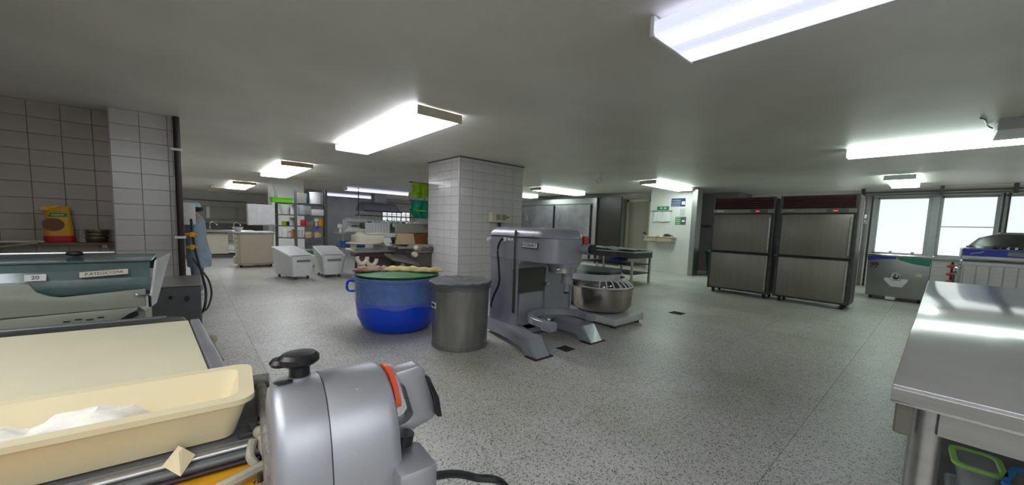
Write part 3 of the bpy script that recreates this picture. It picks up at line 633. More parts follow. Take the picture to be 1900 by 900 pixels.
# ================================================================ DRUMS
t = thing('blue_tub', 'wide blue plastic tub lined with a clear bag', 'tub', (1.78, 4.02, 0))
obj('tub_body', lathe([(0, 0), (.30, .0), (.38, .05), (.43, .16), (.445, .30), (.445, .34)], n=48), 'blue', t)
obj('tub_wall', lathe([(.445, .34), (.45, .56), (.47, .575), (.47, .60), (.445, .60), (.43, .56), (.42, .2), (.3, .04), (0, .03)], n=48), 'bluelt', t)
bm = lathe([(.449, .30)]+[(.452, .30+.03*k) for k in range(1, 9)]+[(.474, .575), (.478, .605), (.455, .61)], n=72)
for v in bm.verts:
    a = math.atan2(v.co.y, v.co.x); j = .003+.006*abs(math.sin(a*11+v.co.z*30)); r = math.hypot(v.co.x, v.co.y); v.co.x *= (r+j)/r; v.co.y *= (r+j)/r; v.co.z += .015*math.sin(a*7)*(v.co.z < .32)
obj('liner_bag', bm, 'bag', t)
obj('handle', tube(smooth_pts([(-.38, .22, .53), (-.45, .27, .53), (-.47, .28, .47), (-.45, .27, .42), (-.38, .22, .42)]), .014), 'blue', t)
o = obj('tub_cover', lathe([(0, .612), (.44, .612), (.455, .618), (.455, .632), (.42, .636), (.2, .65), (0, .652)], n=48), 'green'); o.location = (1.78, 4.02, 0); tag(o, 'green round cover lying over the wide blue tub', 'cover')
def cloth(name, x0, x1, y0, y1, z, m, label, seed, taper=0, ang=0, cat='sack'):
    bm = bmesh.new(); bmesh.ops.create_grid(bm, x_segments=24, y_segments=14, size=.5); rnd = random.Random(seed); ph = [rnd.uniform(0, 6) for _ in range(4)]
    for v in bm.verts:
        u, w = v.co.x, v.co.y; e = 1-taper*(u+.5); edge = min(.5-abs(u), .5-abs(w))
        h = .028*min(1, edge*8)+.008*math.sin(u*14+ph[0])*math.cos(w*11+ph[1])*min(1, edge*8)+.006*math.sin(u*31+ph[2])
        v.co = Vector(((x1-x0)*u, (y1-y0)*w*e+.03*math.sin(u*7+ph[3]), max(.0, h)))
    bmesh.ops.solidify(bm, geom=bm.faces[:], thickness=.012)
    mn = min(v.co.z for v in bm.verts)
    tf(bm, (0, 0, -mn), (0, 0, ang)); tf(bm, ((x0+x1)/2, (y0+y1)/2, z)); return tag(obj(name, bm, m), label, cat)
cloth('folded_yellow_sack', 1.60, 2.26, 3.80, 4.08, .652, 'sack', 'crumpled yellow flour sack lying on the green cover', 3, .35, R(-35))
cloth('folded_brown_sack', 1.36, 1.72, 4.02, 4.30, .652, 'sackred', 'reddish brown folded sack at left end of green cover', 5, .2, R(-35))
t = thing('metal_bin', 'tall galvanised cylindrical bin topped with a black liner', 'bin', (2.03, 3.10, 0))
obj('bin_body', lathe([(0, 0), (.268, 0), (.278, .01), (.278, .03), (.272, .035), (.285, .62), (.292, .625), (.292, .64), (.28, .64), (.27, .6), (.26, .02), (0, .015)], n=48), 'bin', t)
bm = lathe([(.0, .632), (.15, .636), (.27, .644), (.298, .652), (.312, .640), (.300, .622), (.296, .60), (.300, .575)], n=64)
for v in bm.verts:
    a = math.atan2(v.co.y, v.co.x)
    if v.co.z < .63: v.co.z += .008*math.sin(a*5)+.005*math.sin(a*13)
    else: v.co.z += .006*math.sin(a*9)*math.cos(v.co.x*20)
obj('liner', bm, 'iron', t)
o = box(-.06, .06, 0, .004, -.03, .03, .002); tf(o, (0, -.281, .42)); o.transform(Matrix.Rotation(R(-98), 4, 'Z')); obj('paper_label', o, 'paper', t)
obj('label_print', tf(join(*[box(-.045+.014*k, -.036+.014*k, -.001, .0, -.014, .012) for k in range(6)]), (0, -.2825, .42)), 'ink', t).data.transform(Matrix.Rotation(R(-98), 4, 'Z'))

# ================================================================ DOUGH SHEETER IN THE FOREGROUND
RZ = R(-4.4)
t = thing('dough_sheeter', 'silver dough sheeter with cream belt in the near left corner', 'dough sheeter', (.05, .75, 0), RZ)
def wl_(x, y, z=0):   # world to sheeter-local
    return Matrix.Rotation(-RZ, 4, 'Z') @ Vector((x-.05, y-.75, z))
def wpoly(pts): return [tuple(wl_(x, y))[:2] for x, y in pts]
obj('belt', prism(wpoly([(-1.5, 1.72), (-.012, 1.60), (.035, .86), (-1.5, .98)]), 'z', .842, .856, .003), 'belt', t)
obj('side_rail', prism(wpoly([(-.008, 1.60), (.016, 1.60), (.070, .84), (.040, .84)]), 'z', .80, .858, .004), 'alu', t)
obj('rail_bracket', join(prism(wpoly([(.018, 1.50), (.038, 1.50), (.058, 1.2), (.038, 1.2)]), 'z', .80, .83, .004), cyl(wl_(.03, 1.42, .82), wl_(.045, 1.40, .835), .012)), 'castcream', t)
obj('end_frame', prism(wpoly([(-1.5, 1.87), (-.06, 1.75), (-.02, 1.72), (-.012, 1.61), (-1.5, 1.735)]), 'z', .79, .845, .008), 'darksteel', t)
obj('end_roller', cyl(wl_(-1.5, 1.86, .835), wl_(-.07, 1.74, .835), .015), 'iron', t)
# deck below the tray, rails
obj('deck', box(-1.5, .035, -.078, .20, .835, .860, .004), 'iron', t)
for v, z, r, m in ((-.082, .853, .006, 'steel'), (-.092, .845, .007, 'iron'), (-.1005, .838, .004, 'pipe')):
    obj('deck_rail', cyl((-1.5, v, z), (.028, v, z), r), m, t)
obj('orange_panel', prism([(-.100, .834), (-.100, .828), (-.150, .812), (-.150, .818)], 'x', -1.5, .03, .001), 'yellow', t); obj('orange_guide', box(-.30, -.005, -.21, -.150, .79, .822, .01, 2), 'yellow', t)
obj('cast_arm', join(tube(smooth_pts([(.030, -.075, .862), (.034, -.10, .850), (.040, -.125, .838), (.047, -.155, .832), (.052, -.20, .82)]), .007), ball((.030, -.075, .866), .010)), 'castcream', t)
obj('cast_link', tube(smooth_pts([(.020, -.088, .862), (.016, -.105, .845), (.026, -.120, .832)]), .006), 'castcream', t)
obj('cross_arm', tube([(-.09, -.165, .828), (.042, -.122, .838)], .008), 'castcream', t); obj('cross_arm', tube([(.0, -.175, .80), (.055, -.17, .815)], .005), 'whitepaint', t)
obj('tension_spring', tube([(.026+.008*math.cos(k*.8), -.140+.008*math.sin(k*.8), .77+.0009*k) for k in range(64)], .0014, 5), 'chrome', t)
obj('spring_rod', cyl((.026, -.140, .74), (.026, -.140, .835), .003), 'darksteel', t); obj('corner_plate', box(-.03, .02, -.165, -.14, .775, .78), 'iron', t)
obj('adjuster_bolt', cyl((.018, -.060, .875), (.042, -.066, .875), .0055), 'darksteel', t); obj('adjuster_nut', cyl((.020, -.061, .875), (.028, -.063, .875), .011, n=6), 'darksteel', t)
obj('adjuster_block', box(.002, .028, -.075, -.045, .860, .868, .002), 'darksteel', t); obj('roller_end', cyl((.01, .09, .885), (.052, .088, .885), .014), 'aluflour', t)
obj('flour_dusted_joint', box(.030, .046, -.19, .10, .78, .892, .01, 2), 'aluflour', t)
obj('corner_scraper', loft([[(-.082, -.088, .858), (-.061, -.114, .850), (-.047, -.088, .862), (-.066, -.066, .872)], [(-.068, -.088, .876), (-.064, -.094, .874), (-.060, -.088, .877), (-.065, -.084, .879)]]), 'tray', t)
# silver gear housing: profile in (v, z) swept along u
def hs_bm(u0, u1, inset=0, s=1):
    prof = [(-.075, .62), (-.105, .945)]
    prof = [(-.10, .70), (-.10, .935), (-.105, .952), (-.125, .964), (-.15, .9655), (-.175, .960), (-.20, .946), (-.222, .920), (-.236, .885), (-.245, .84), (-.25, .78), (-.254, .70)]
    cv, cz = -.17, .80
    P = [(cv+(v-cv)*s, cz+(z-cz)*s) for v, z in prof]
    return prism(P, 'x', u0, u1)
HB = []
pr = []
def housing():
    loops = []
    for u, s in ((.036, .86), (.038, .93), (.044, .975), (.054, 1), (.1025, 1.0), (.104, .996), (.1055, 1.0), (.184, 1.0), (.193, .985), (.198, .95)):
        prof = [(-.095, .66), (-.095, .93), (-.10, .950), (-.118, .963), (-.145, .9665), (-.170, .962), (-.195, .948), (-.215, .925), (-.230, .893), (-.240, .85), (-.247, .78), (-.252, .66)]
        cv, cz = -.165, .78; loops.append([(u+.0, cv+(v-cv)*s, cz+(z-cz)*s) for v, z in prof])
    return loft(loops)
obj('gear_housing', housing(), 'floury', t, smooth=50)
obj('seam_line', tube([(.104, v, z) for v, z in [(-.118, .9625), (-.145, .966), (-.170, .9615), (-.195, .9475), (-.2145, .9245), (-.2295, .8925), (-.2395, .85), (-.2465, .78), (-.25, .68)]], .0010, 5), 'darksteel', t)
kb = obj('adjusting_knob', lathe([(0, .955), (.012, .955), (.012, .967), (.014, .969), (.014, .982), (.021, .985), (.027, .990), (.027, .997), (.022, 1.002), (.0, 1.004)], (.078, -.135, 0), 28, 1, .9), 'black', t)
obj('knob_lobe', lathe([(0, .984), (.014, .986), (.016, .991), (.012, .996), (0, .997)], (.056, -.130, 0), 20), 'black', kb); obj('knob_collar', cyl((.078, -.135, .955), (.078, -.135, .968), .0155, n=20), 'alu', kb)
obj('oval_slot', join(lathe([(0, .9665), (.010, .9665), (.011, .9675), (0, .968)], (.056, -.148, 0), 20, 1.1, .7)), 'black', t)
rg = [(-.100, .932), (-.112, .950), (-.132, .961), (-.152, .962), (-.175, .955), (-.195, .940), (-.205, .925)]
obj('orange_scale', loft([[(.1995, v, z), (.2090, v+.002, z-.001), (.2090, v*.97-.005, z-.012), (.1995, v*.97-.005, z-.012)] for v, z in rg]), 'orange', t)
obj('scale_ring', tube([(.2100, v*.985-.003, z-.004) for v, z in rg], .0025, 6), 'alu', t)
obj('end_plate', prism([(v*.96-.006, z-.014) for v, z in rg]+[(-.225, .70), (-.11, .70)], 'x', .192, .2025, .003), 'alu', t)
# bracket handle in a plane beside the end plate
v0, v1 = -.155, -.195
br = prism([(.209, .955), (.250, .960), (.260, .953), (.285, .868), (.279, .858), (.203, .838), (.203, .858), (.234, .867), (.241, .876), (.226, .928), (.220, .934), (.209, .933)], 'y', v0-.016, v0+.014, .0035, 2)
hd = obj('end_handle', br, 'alu', t)
obj('rubber_grip', loft([[(.2610, v0-.018, .940), (.2690, v0-.018, .936), (.2690, v0+.012, .936), (.2610, v0+.012, .940)], [(.2760, v0-.026, .90), (.2840, v0-.026, .898), (.2840, v0+.008, .898), (.2760, v0+.008, .90)], [(.2810, v0-.028, .866), (.2890, v0-.028, .864), (.2890, v0+.006, .864), (.2810, v0+.006, .866)]]), 'black', hd)
ck = obj('control_box', box(.182, .244, -.27, -.19, .72, .845, .012, 2), 'alu', t); obj('control_knob', join(cyl((.2120, -.20, .85), (.2150, -.20, .866), .016, n=20)), 'black', ck)
obj('power_lead', tube(smooth_pts([(.2350, -.23, .80), (.29, -.23, .785), (.33, -.235, .765), (.38, -.25, .74), (.45, -.22, .60), (.5, -.2, .3), (.52, -.15, .02), (.7, 0, .012)]), .0065), 'black', t)
obj('stand_column', box(-.9, .20, -.22, .10, .10, .80, .02), 'greybox', t)
for sx in (-.8, .12):
    for sy in (-.28, .28): obj('leg', join(box(sx-.03, sx+.03, min(sy, 0), max(sy, 0), .04, .10), box(sx-.03, sx+.03, sy-.03, sy+.03, 0, .10)), 'greybox', t)
# flour tray
ft = thing('flour_tray', 'long cream plastic flour tray resting on the sheeter deck', 'tray', (.05, .75, .862), RZ)
obj('tray_body', tub_bm(-1.2, .024, -.086, .083, 0, .066, .026, .026, .008, .012), 'tray', ft)
bm = bmesh.new(); bmesh.ops.create_grid(bm, x_segments=90, y_segments=14, size=.5)
for v in bm.verts:
    u, w = v.co.x*1.0-.56, v.co.y*.10; edge = min(1, (.5-abs(v.co.x))*14)*min(1, (.5-abs(v.co.y))*8)
    h = (.042+.004*math.sin(u*33)+.004*math.sin(u*71+w*60)+.003*math.sin(u*147)+random.uniform(-.0015, .0015))*edge*(1 if u < -.13 else max(.0, (-.06-u)/.07))
    v.co = Vector((u, w-.004, .006+max(0, h)))
o = obj('flour_heap', bm, 'flour'); o.location = (.05, .75, .862); o.rotation_euler = (0, 0, RZ); tag(o, 'loose white flour heaped along the cream tray bottom', 'flour', kind='stuff')

# ================================================================ OLD TEAL MACHINE behind
t = thing('teal_machine', 'old worn bakery machine with curved teal front cover', 'machine', (-.15, 3.0, 0))
def arcprof(n=8):
    return [(.0, .735), (-.03, .76), (-.045, .80), (-.04, .84), (-.02, .885), (.01, .925)]
pf = arcprof(); pf = pf+[(q[0]+.012, q[1]) for q in pf[::-1]]
obj('teal_cover', prism(pf, 'x', -1.3, -.03, .002), 'tealtub', t)
obj('cover_lip', box(-1.3, -.02, .0, .35, .925, .935, .003), 'tealtub', t); obj('cover_rim', box(-1.3, -.02, .34, .36, .85, .945, .003), 'tealtub', t)
obj('white_front', prism([(-1.3, .86), (-.50, .84), (-.46, .83), (-.44, .79), (-.40, .765), (-.36, .755), (-.05, .775), (-.05, .675), (-1.3, .665)], 'y', -.06, -.045, .002), 'greencream', t)
obj('side_plate', loft([[(-.045, -.055, .66), (-.035, -.055, .66), (.0, .0, .93), (-.01, .0, .93)], [(-.025, .12, .66), (-.015, .12, .66), (.05, .36, .945), (.04, .36, .945)]]), 'whitepaint', t)
obj('side_sticker', loft([[(-.012, .06, .87), (-.009, .06, .87), (-.0, .1, .91), (-.004, .1, .91)], [(.006, .18, .875), (.009, .18, .875), (.017, .2, .91), (.013, .2, .91)]]), 'red', t, label='red sticker'); obj('side_sticker', loft([[(.0, .1, .91), (.003, .1, .91), (.009, .13, .93), (.005, .13, .93)], [(.018, .2, .905), (.021, .2, .905), (.03, .24, .935), (.026, .24, .935)]]), 'signgreen', t, label='green sticker')
obj('lower_body', join(box(-.78, -.06, .0, .5, .10, .66, .03), box(-1.3, -.80, .02, .5, .10, .66, .02)), 'greencream', t)
obj('belly', prism([(-.62, .665), (-.08, .675), (-.10, .62), (-.16, .58), (-.60, .575), (-.64, .60)], 'y', -.06, .02, .01), 'greencream', t)
obj('paint_chip', join(prism([(-.09, .655), (-.08, .63), (-.13, .60), (-.22, .585), (-.16, .61), (-.12, .64)], 'y', -.066, -.06), *[box(-.36+.04*k, -.335+.04*k, -.0655, -.06, .625+.006*(k % 2), .630+.006*(k % 2)) for k in range(4)]), 'black', t)
obj('vent_recess', box(-.86, -.66, -.01, .02, .60, .65), 'black', t)
obj('latch', join(box(-.075, -.035, -.075, -.05, .735, .745, .003), ball((-.085, -.065, .745), .012)), 'chrome', t)
obj('side_bolt', join(box(-.04, -.028, -.07, -.05, .67, .73)), 'black', t)
mw = face_mat((-.44, -.052, .862), (1, 0, 0), (0, .25, 1)); nb = box(-.035, .035, -.017, .017, 0, .003, .001); nb.transform(mw); q = obj('number_card', nb, 'paper', t); text('number_lettering', '20', .026, 'ink', q, mw @ Matrix.Translation((0, 0, .0035)), .0008)
mw = face_mat((-.205, -.050, .872), (1, 0, .06), (0, .30, 1)); nb = box(-.090, .090, -.015, .015, 0, .003, .001); nb.transform(mw); q = obj('name_card', nb, 'label', t); text('name_lettering', 'P.ATEGICOMA', .022, 'ink', q, mw @ Matrix.Translation((0, 0, .0035)), .0008)
obj('rear_rod', tube([(-1.3, .3, .955), (-.2, .3, .958)], .008), 'steel', t); obj('rear_grip', ball((-.36, .30, .955), .03, (1.3, .6, .5)), 'black', t)
for sx in (-1.2, -.12):
    for sy in (.06, .44): obj('leg', box(sx-.04, sx+.04, sy-.04, sy+.04, 0, .12), 'greybox', t)
# wall shelf left
t = thing('wall_shelf', 'reddish wooden shelf on the left tiled wall', 'shelf', (-.72, 6.79, .84)); obj('shelf_board', box(-1.9, .04, -.24, 0, -.03, 0, .004), 'wood', t)
for x in (-1.7, -.9, -.05): obj('bracket', join(box(x-.01, x+.01, -.2, 0, -.045, -.03), box(x-.01, x+.01, -.02, 0, -.16, -.03), ball((x, -.22, -.05), .025)), 'whitepaint', t)
t = thing('flour_bag', 'yellow food packet with red base standing on left shelf', 'packet', (-1.14, 6.68, .84), R(8))
def bagloop(z, w, d, dx=0): return [(dx+w*math.cos(a)*(1 if abs(math.cos(a)) < .75 else .92), d*math.sin(a), z) for a in [k*2*PI/20 for k in range(20)]]
obj('packet_body', loft([bagloop(.075, .122, .055), bagloop(.16, .12, .06), bagloop(.26, .108, .052), bagloop(.34, .10, .04, .0), bagloop(.39, .09, .02, .01), bagloop(.41, .085, .006, .01)]), 'yellowpack', t)
obj('red_base', loft([bagloop(0, .12, .05), bagloop(.02, .128, .056), bagloop(.075, .122, .055)]), 'redpack', t)
obj('packet_fold', loft([[(-.13, -.01, .37), (-.06, -.015, .36), (-.06, .01, .36), (-.13, .0, .37)], [(-.12, -.01, .40), (.03, -.015, .43), (.03, .0, .43), (-.12, .0, .40)]]), 'yellowpack', t)
el = bmesh.new(); bmesh.ops.create_circle(el, cap_ends=True, segments=24, radius=1); el.transform(face_mat((-.035, -.0625, .20), (1, .12, 0), (0, .08, 1)) @ Matrix.Diagonal((.082, .07, 1, 1))); bmesh.ops.solidify(el, geom=el.faces[:], thickness=-.006); obj('brown_print', el, 'brownpack', t)
gb = prism([(-.075, -.02), (.07, -.02), (.07, .02), (-.045, .025)], 'z', 0, .004, .001); mwg = face_mat((.0, -.058, .315), (1, 0, 0), (0, .12, 1)); gb.transform(mwg); q = obj('green_label', gb, 'signgreen', t); text('label_lettering', 'Astina', .035, 'paper', q, mwg @ Matrix.Translation((0, 0, .005)), .001)
o = obj('small_packet', loft([[(x, y, 0) for x, y in rrect(-.03, .03, -.03, .03, .02)], [(x, y, .09) for x, y in rrect(-.03, .03, -.02, .02, .015)], [(x, y, .15) for x, y in rrect(-.025, .025, -.004, .004, .003)]]), 'clearbox'); o.location = (-.96, 6.68, .84); tag(o, 'small clear packet tucked right of the yellow packet', 'packet')
for k in range(3):
    o = obj('steel_dish', lathe([(0, 0), (.075, 0), (.085, .015), (.10, .055), (.104, .056), (.104, .062), (.095, .06), (.08, .018), (0, .006)], n=28), 'copper'); o.location = (-.85+.004*k, 6.68, .84+.045*k)
    tag(o, ['small round steel dish at the bottom of the shelf stack', 'small round steel dish in the middle of shelf stack', 'small round steel dish on top of the shelf stack'][k], 'dish', 'steel dishes on the left shelf')
o = obj('cutting_board', box(-2.1, -1.24, 6.56, 6.64, .84, .862, .004), 'cream'); tag(o, 'pale long board lying at the left end of the shelf', 'board')
b = box(-.32, .32, -.03, .03, -.012, .012, .004); tf(b, (0, 0, 0), (0, R(-10), 0)); o = obj('wooden_bat', b, 'board'); o.location = (-1.58, 6.50, .79); tag(o, 'slanting yellowish stick jutting below the front of shelf', 'stick')

# grey cabinet by pillar, hose
t = thing('grey_steel_cabinet', 'dark grey steel cabinet standing right of the left pillar base', 'cabinet', (-.26, 5.2, 0)); obj('cabinet_body', box(-.3, .33, -.35, .4, .0, .50, .008), 'greybox', t); obj('cabinet_top', box(-.31, .34, -.36, .41, .50, .515, .004), 'steel', t)
obj('cabinet_knob', join(cyl((.22, -.35, .38), (.22, -.40, .38), .02), cyl((.10, -.35, .40), (.10, -.39, .40), .015)), 'black', t)
t = thing('black_hose', 'black hose with yellow taps hanging beside the left pillar', 'hose', (-.0, 6.2, 0))
obj('hose_run', tube(smooth_pts([(.02, .1, 1.15), (.03, .0, .95), (.05, -.05, .75), (.10, -.2, .48), (.13, -.3, .28), (.11, -.5, .12), (.06, -.46, .02), (.0, -.43, .012)]), .014), 'rubber', t)
obj('hose_run', tube(smooth_pts([(.02, .1, .65), (.10, .05, .50), (.17, .0, .36), (.19, -.1, .20), (.14, -.25, .05), (.06, -.35, .02), (.02, -.38, .015)]), .011), 'rubber', t)
for z in (.96, .80): obj('yellow_tap', join(cyl((-.03, 0, z), (.07, -.03, z), .018), ball((.03, -.01, z), .03), box(.0, .05, -.05, -.03, z-.03, z+.03, .004)), 'yellowpack', t)
t = thing('paper_dispenser', 'white wall box beside the dark pipe, hiding the face of the worker', 'dispenser', (-.03, 6.86, 1.07))
obj('dispenser_body', box(-.10, .10, -.16, -.01, 0, .30, .02, 2), 'whitepaint', t); obj('faded_label', box(-.06, .03, -.164, -.158, .10, .16), 'cream', t); obj('mount_arm', box(-.12, -.06, -.06, .03, .1, .2), 'whitepaint', t)

# ================================================================ WORKTABLE
t = thing('steel_worktable', 'long stainless worktable running from right foreground toward windows', 'table', (1.17, .045, 0))
obj('table_top', box(0, 3.28, -1.35, 0, .838, .88, .004, 2), 'top', t)
obj('top_lip', join(box(-.003, .0, -1.35, .0, .846, .872), ), 'steel', t)
obj('end_apron', box(.05, .065, -1.3, -.075, .775, .838), 'steel', t); obj('side_apron', box(.09, 3.2, -.07, -.055, .775, .838), 'steel', t)
obj('corner_plate', box(.035, .05, -.038, -.008, .76, .838, .003), 'fridge', t)
for x in (.075, 1.65, 3.18):
    for y in (-.058, -1.27): l = obj('leg', join(cyl((x, y, .03), (x, y, .838), .026, n=24)), 'steel', t); obj('foot_cap', cyl((x, y, 0), (x, y, .035), .026), 'rubber', l)
obj('lower_shelf', box(.05, 3.2, -1.3, -.06, .42, .45, .004), 'darksteel', t)
def deli(label, x, y, w, d, lid, rz, z=.45):
    q = thing('food_container', label, 'container', (x, y, z), rz, 'clear lidded food containers'); obj('box_body', tub_bm(-w/2, w/2, -d/2, d/2, 0, .075, .018, .03, .003, .003), 'clearbox', q)
    ld = obj('lid_rim', loft([[(a, b, .073) for a, b in rrect(-w/2-.004, w/2+.004, -d/2-.004, d/2+.004, .025)], [(a, b, .082) for a, b in rrect(-w/2-.004, w/2+.004, -d/2-.004, d/2+.004, .025)], [(a, b, .082) for a, b in rrect(-w/2+.006, w/2-.006, -d/2+.006, d/2-.006, .022)], [(a, b, .078) for a, b in rrect(-w/2+.009, w/2-.009, -d/2+.009, d/2-.009, .02)]], cap0=False, cap1=False), lid, q)
    obj('lid_window', box(-w/2+.008, w/2-.008, -d/2+.008, d/2-.008, .074, .077), 'clearbox', q); return q
deli('clear food container with lime green lid, nearer the table leg', 1.575, -.112, .125, .085, 'limelid', R(3), .537)
deli('clear food container with bright blue lid at bottom right corner', 1.535, -.205, .14, .09, 'bluelid', R(-12), .537)
deli('plain clear container underneath the lime lidded one', 1.57, -.112, .135, .09, 'clearbox', R(1), .451)
deli('plain clear container underneath the blue lidded one', 1.54, -.212, .14, .095, 'clearbox', R(-8), .451)

# ================================================================ MIDDLE LEFT: BINS, RACK, CABINETS
def ingredient_bin(label, x, y, rz):
    t = thing('ingredient_bin', label, 'bin', (x, y, 0), rz, 'white ingredient bins on castors')
    # local: -y front (low), +y rear (high)
    w = .235; d = .42
    def L(z0f, z0r, i):
        pts = []
        for px_, py_ in rrect(-w+i, w-i, -d+i, d-i, .05): pts.append((px_, py_))
        return pts
    lo = [(px_, py_, .07) for px_, py_ in rrect(-w+.045, w-.045, -d+.05, d-.04, .05)]
    def zt(y_): return .45 if y_ < -.32 else .45+.15*min(1, (y_+.32)/.38)
    hi = [(px_, py_, zt(py_)) for px_, py_ in rrect(-w+.008, w-.008, -d+.008, d-.008, .05)]
    rim0 = [(px_, py_, zt(py_)) for px_, py_ in rrect(-w, w, -d, d, .05)]; rim1 = [(px_, py_, zt(py_)+.02) for px_, py_ in rrect(-w, w, -d, d, .05)]
    ins = [(px_, py_, zt(py_)+.02) for px_, py_ in rrect(-w+.03, w-.03, -d+.03, d-.03, .04)]; inb = [(px_, py_, .10) for px_, py_ in rrect(-w+.06, w-.06, -d+.07, d-.06, .04)]
    obj('bin_body', loft([lo, hi, rim0, rim1, ins, inb]), 'whiteplastic', t)
    obj('lid', loft([[(px_, py_, zt(py_)+.012) for px_, py_ in rrect(-w+.03, w-.03, -.30, d-.03, .02)], [(px_, py_, zt(py_)+.026) for px_, py_ in rrect(-w+.03, w-.03, -.30, d-.03, .02)]]), 'whitepaint', t)
    obj('front_grip', join(box(-.13, .13, -d-.004, -d+.03, .385, .395), box(-.13, .13, -d-.003, -d+.03, .36, .37)), 'galv', t)
    for sx in (-.12, .12):
        for sy in (-.32, .32): obj('caster', join(cyl((sx-.014, sy, .033), (sx+.014, sy, .033), .033), box(sx-.02, sx+.02, sy-.02, sy+.02, .05, .075)), 'greybox', t)
    return t
ingredient_bin('white wheeled ingredient bin on the left, beside cream cabinet', 1.58, 8.62, R(16))
ingredient_bin('white wheeled ingredient bin on the right, with ribbed grip', 2.26, 8.64, R(0))

# storage rack
t = thing('storage_rack', 'dark grey slotted-angle storage rack filled with tubs and packets', 'rack', (1.62, 10.3, 0))
for i, (x, y) in enumerate(((.02, .5), (.34, 0), (1.02, 0), (1.10, .5))):
    obj('post', join(box(x-.03, x+.03, y-.004, y+.004, 0, 1.95), box(x-.03, x-.022, y-.03, y+.03, 0, 1.95)), 'iron', t)
SHZ = [.30, .73, 1.02, 1.29, 1.57]
for z in SHZ: obj('shelf', prism([(.0, .52), (-.02, .40), (.32, -.02), (1.05, -.02), (1.12, .52)], 'z', z-.012, z+.012), 'iron', t)
t = struct('wall_rear_column', box(1.90, 2.75, 13.2, 13.95, 0, ZC), 'wall')
def onshelf(name, x, z, m, label, cat, bm, y=10.36, grp='supplies on the storage rack'):
    o = obj(name, bm, m); o.location = (x, y, z+.012); tag(o, label, cat, grp); return o
def pot(r, h): return lathe([(0, 0), (r*.92, 0), (r, .01), (r, h*.86), (r*1.05, h*.87), (r*1.05, h), (r*.2, h*1.02), (0, h*1.02)], n=24)
def packet(w, d, h): return loft([[(a, b, 0) for a, b in rrect(-w/2, w/2, -d/2, d/2, d*.3)], [(a, b, h*.5) for a, b in rrect(-w*.54, w*.54, -d*.5, d*.5, d*.3)], [(a, b, h*.85) for a, b in rrect(-w*.5, w*.5, -d*.3, d*.3, d*.2)], [(a, b, h) for a, b in rrect(-w*.5, w*.5, -d*.05, d*.05, d*.03)]])
def bowl(r, h): return lathe([(0, 0), (r*.5, 0), (r*.95, h*.8), (r, h), (r*.9, h*.9), (r*.45, .02), (0, .02)], n=24)
# top level
o = obj('lime_tray', tub_bm(-.32, .16, -.16, .16, 0, .11, .03, .03, .015), 'limeplastic'); o.location = (1.78, 10.52, 1.582); tag(o, 'bright lime green tray on top shelf left end', 'tray')
onshelf('beige_carton', 2.10, 1.57, 'board', 'flat beige-grey carton on top shelf between rack posts', 'box', box(-.09, .09, -.12, .12, 0, .24, .004))
onshelf('white_tub', 2.42, 1.57, 'whiteplastic', 'big round white tub on the top shelf', 'tub', pot(.135, .29)); onshelf('dark_bottle', 2.24, 1.57, 'navy', 'tall dark blue bottle beside the big white tub', 'bottle', lathe([(0, 0), (.04, 0), (.04, .17), (.015, .21), (.015, .25), (0, .25)], n=16), 10.45)
# second
onshelf('wrapped_bundle', 1.76, 1.29, 'whiteplastic', 'round wrapped grey bundle, second shelf, left end', 'bundle', bowl(.13, .22), 10.5); onshelf('wrapped_carton', 1.93, 1.29, 'paper', 'pale carton behind the middle post, second shelf', 'box', box(-.06, .06, -.1, .1, 0, .23, .004), 10.5)
onshelf('square_tub', 2.16, 1.29, 'clearbox', 'square translucent tub on second shelf right of post', 'tub', box(-.13, .13, -.12, .12, 0, .22, .02, 2)); onshelf('stacked_trays', 2.44, 1.29, 'whiteplastic', 'low stack of pale trays on second shelf right', 'tray', join(*[tub_bm(-.15, .15, -.12, .12, .045*k, .045*k+.06, .015, .03, .006) for k in range(3)]))
# third
onshelf('yellow_can', 1.75, 1.02, 'lime', 'small yellow-green jar at left of third shelf', 'jar', pot(.05, .10), 10.5); onshelf('dark_jar', 1.83, 1.02, 'darkpanel', 'small dark jar beside the yellow-green one', 'jar', pot(.035, .10), 10.5); onshelf('white_packet', 1.91, 1.02, 'paper', 'upright white packet on the third shelf', 'packet', packet(.10, .08, .20), 10.5)
onshelf('red_packet', 2.13, 1.02, 'redpack', 'bright red packet right of the middle post', 'packet', packet(.11, .08, .15)); onshelf('pink_packet', 2.24, 1.02, 'sackred', 'low pinkish-brown packet next to the red packet', 'packet', packet(.10, .08, .10)); onshelf('green_jar', 2.33, 1.02, 'board', 'greyish green jar in the middle of third shelf', 'jar', pot(.045, .13))
onshelf('steel_scale', 2.42, 1.02, 'paper', 'white gadget with dark base on third shelf', 'scale', join(box(-.05, .05, -.05, .05, .12, .2, .01), box(-.02, .02, -.03, .03, 0, .13))); onshelf('mustard_tub', 2.53, 1.02, 'yellow', 'mustard yellow tub at right of third shelf', 'tub', pot(.07, .18))
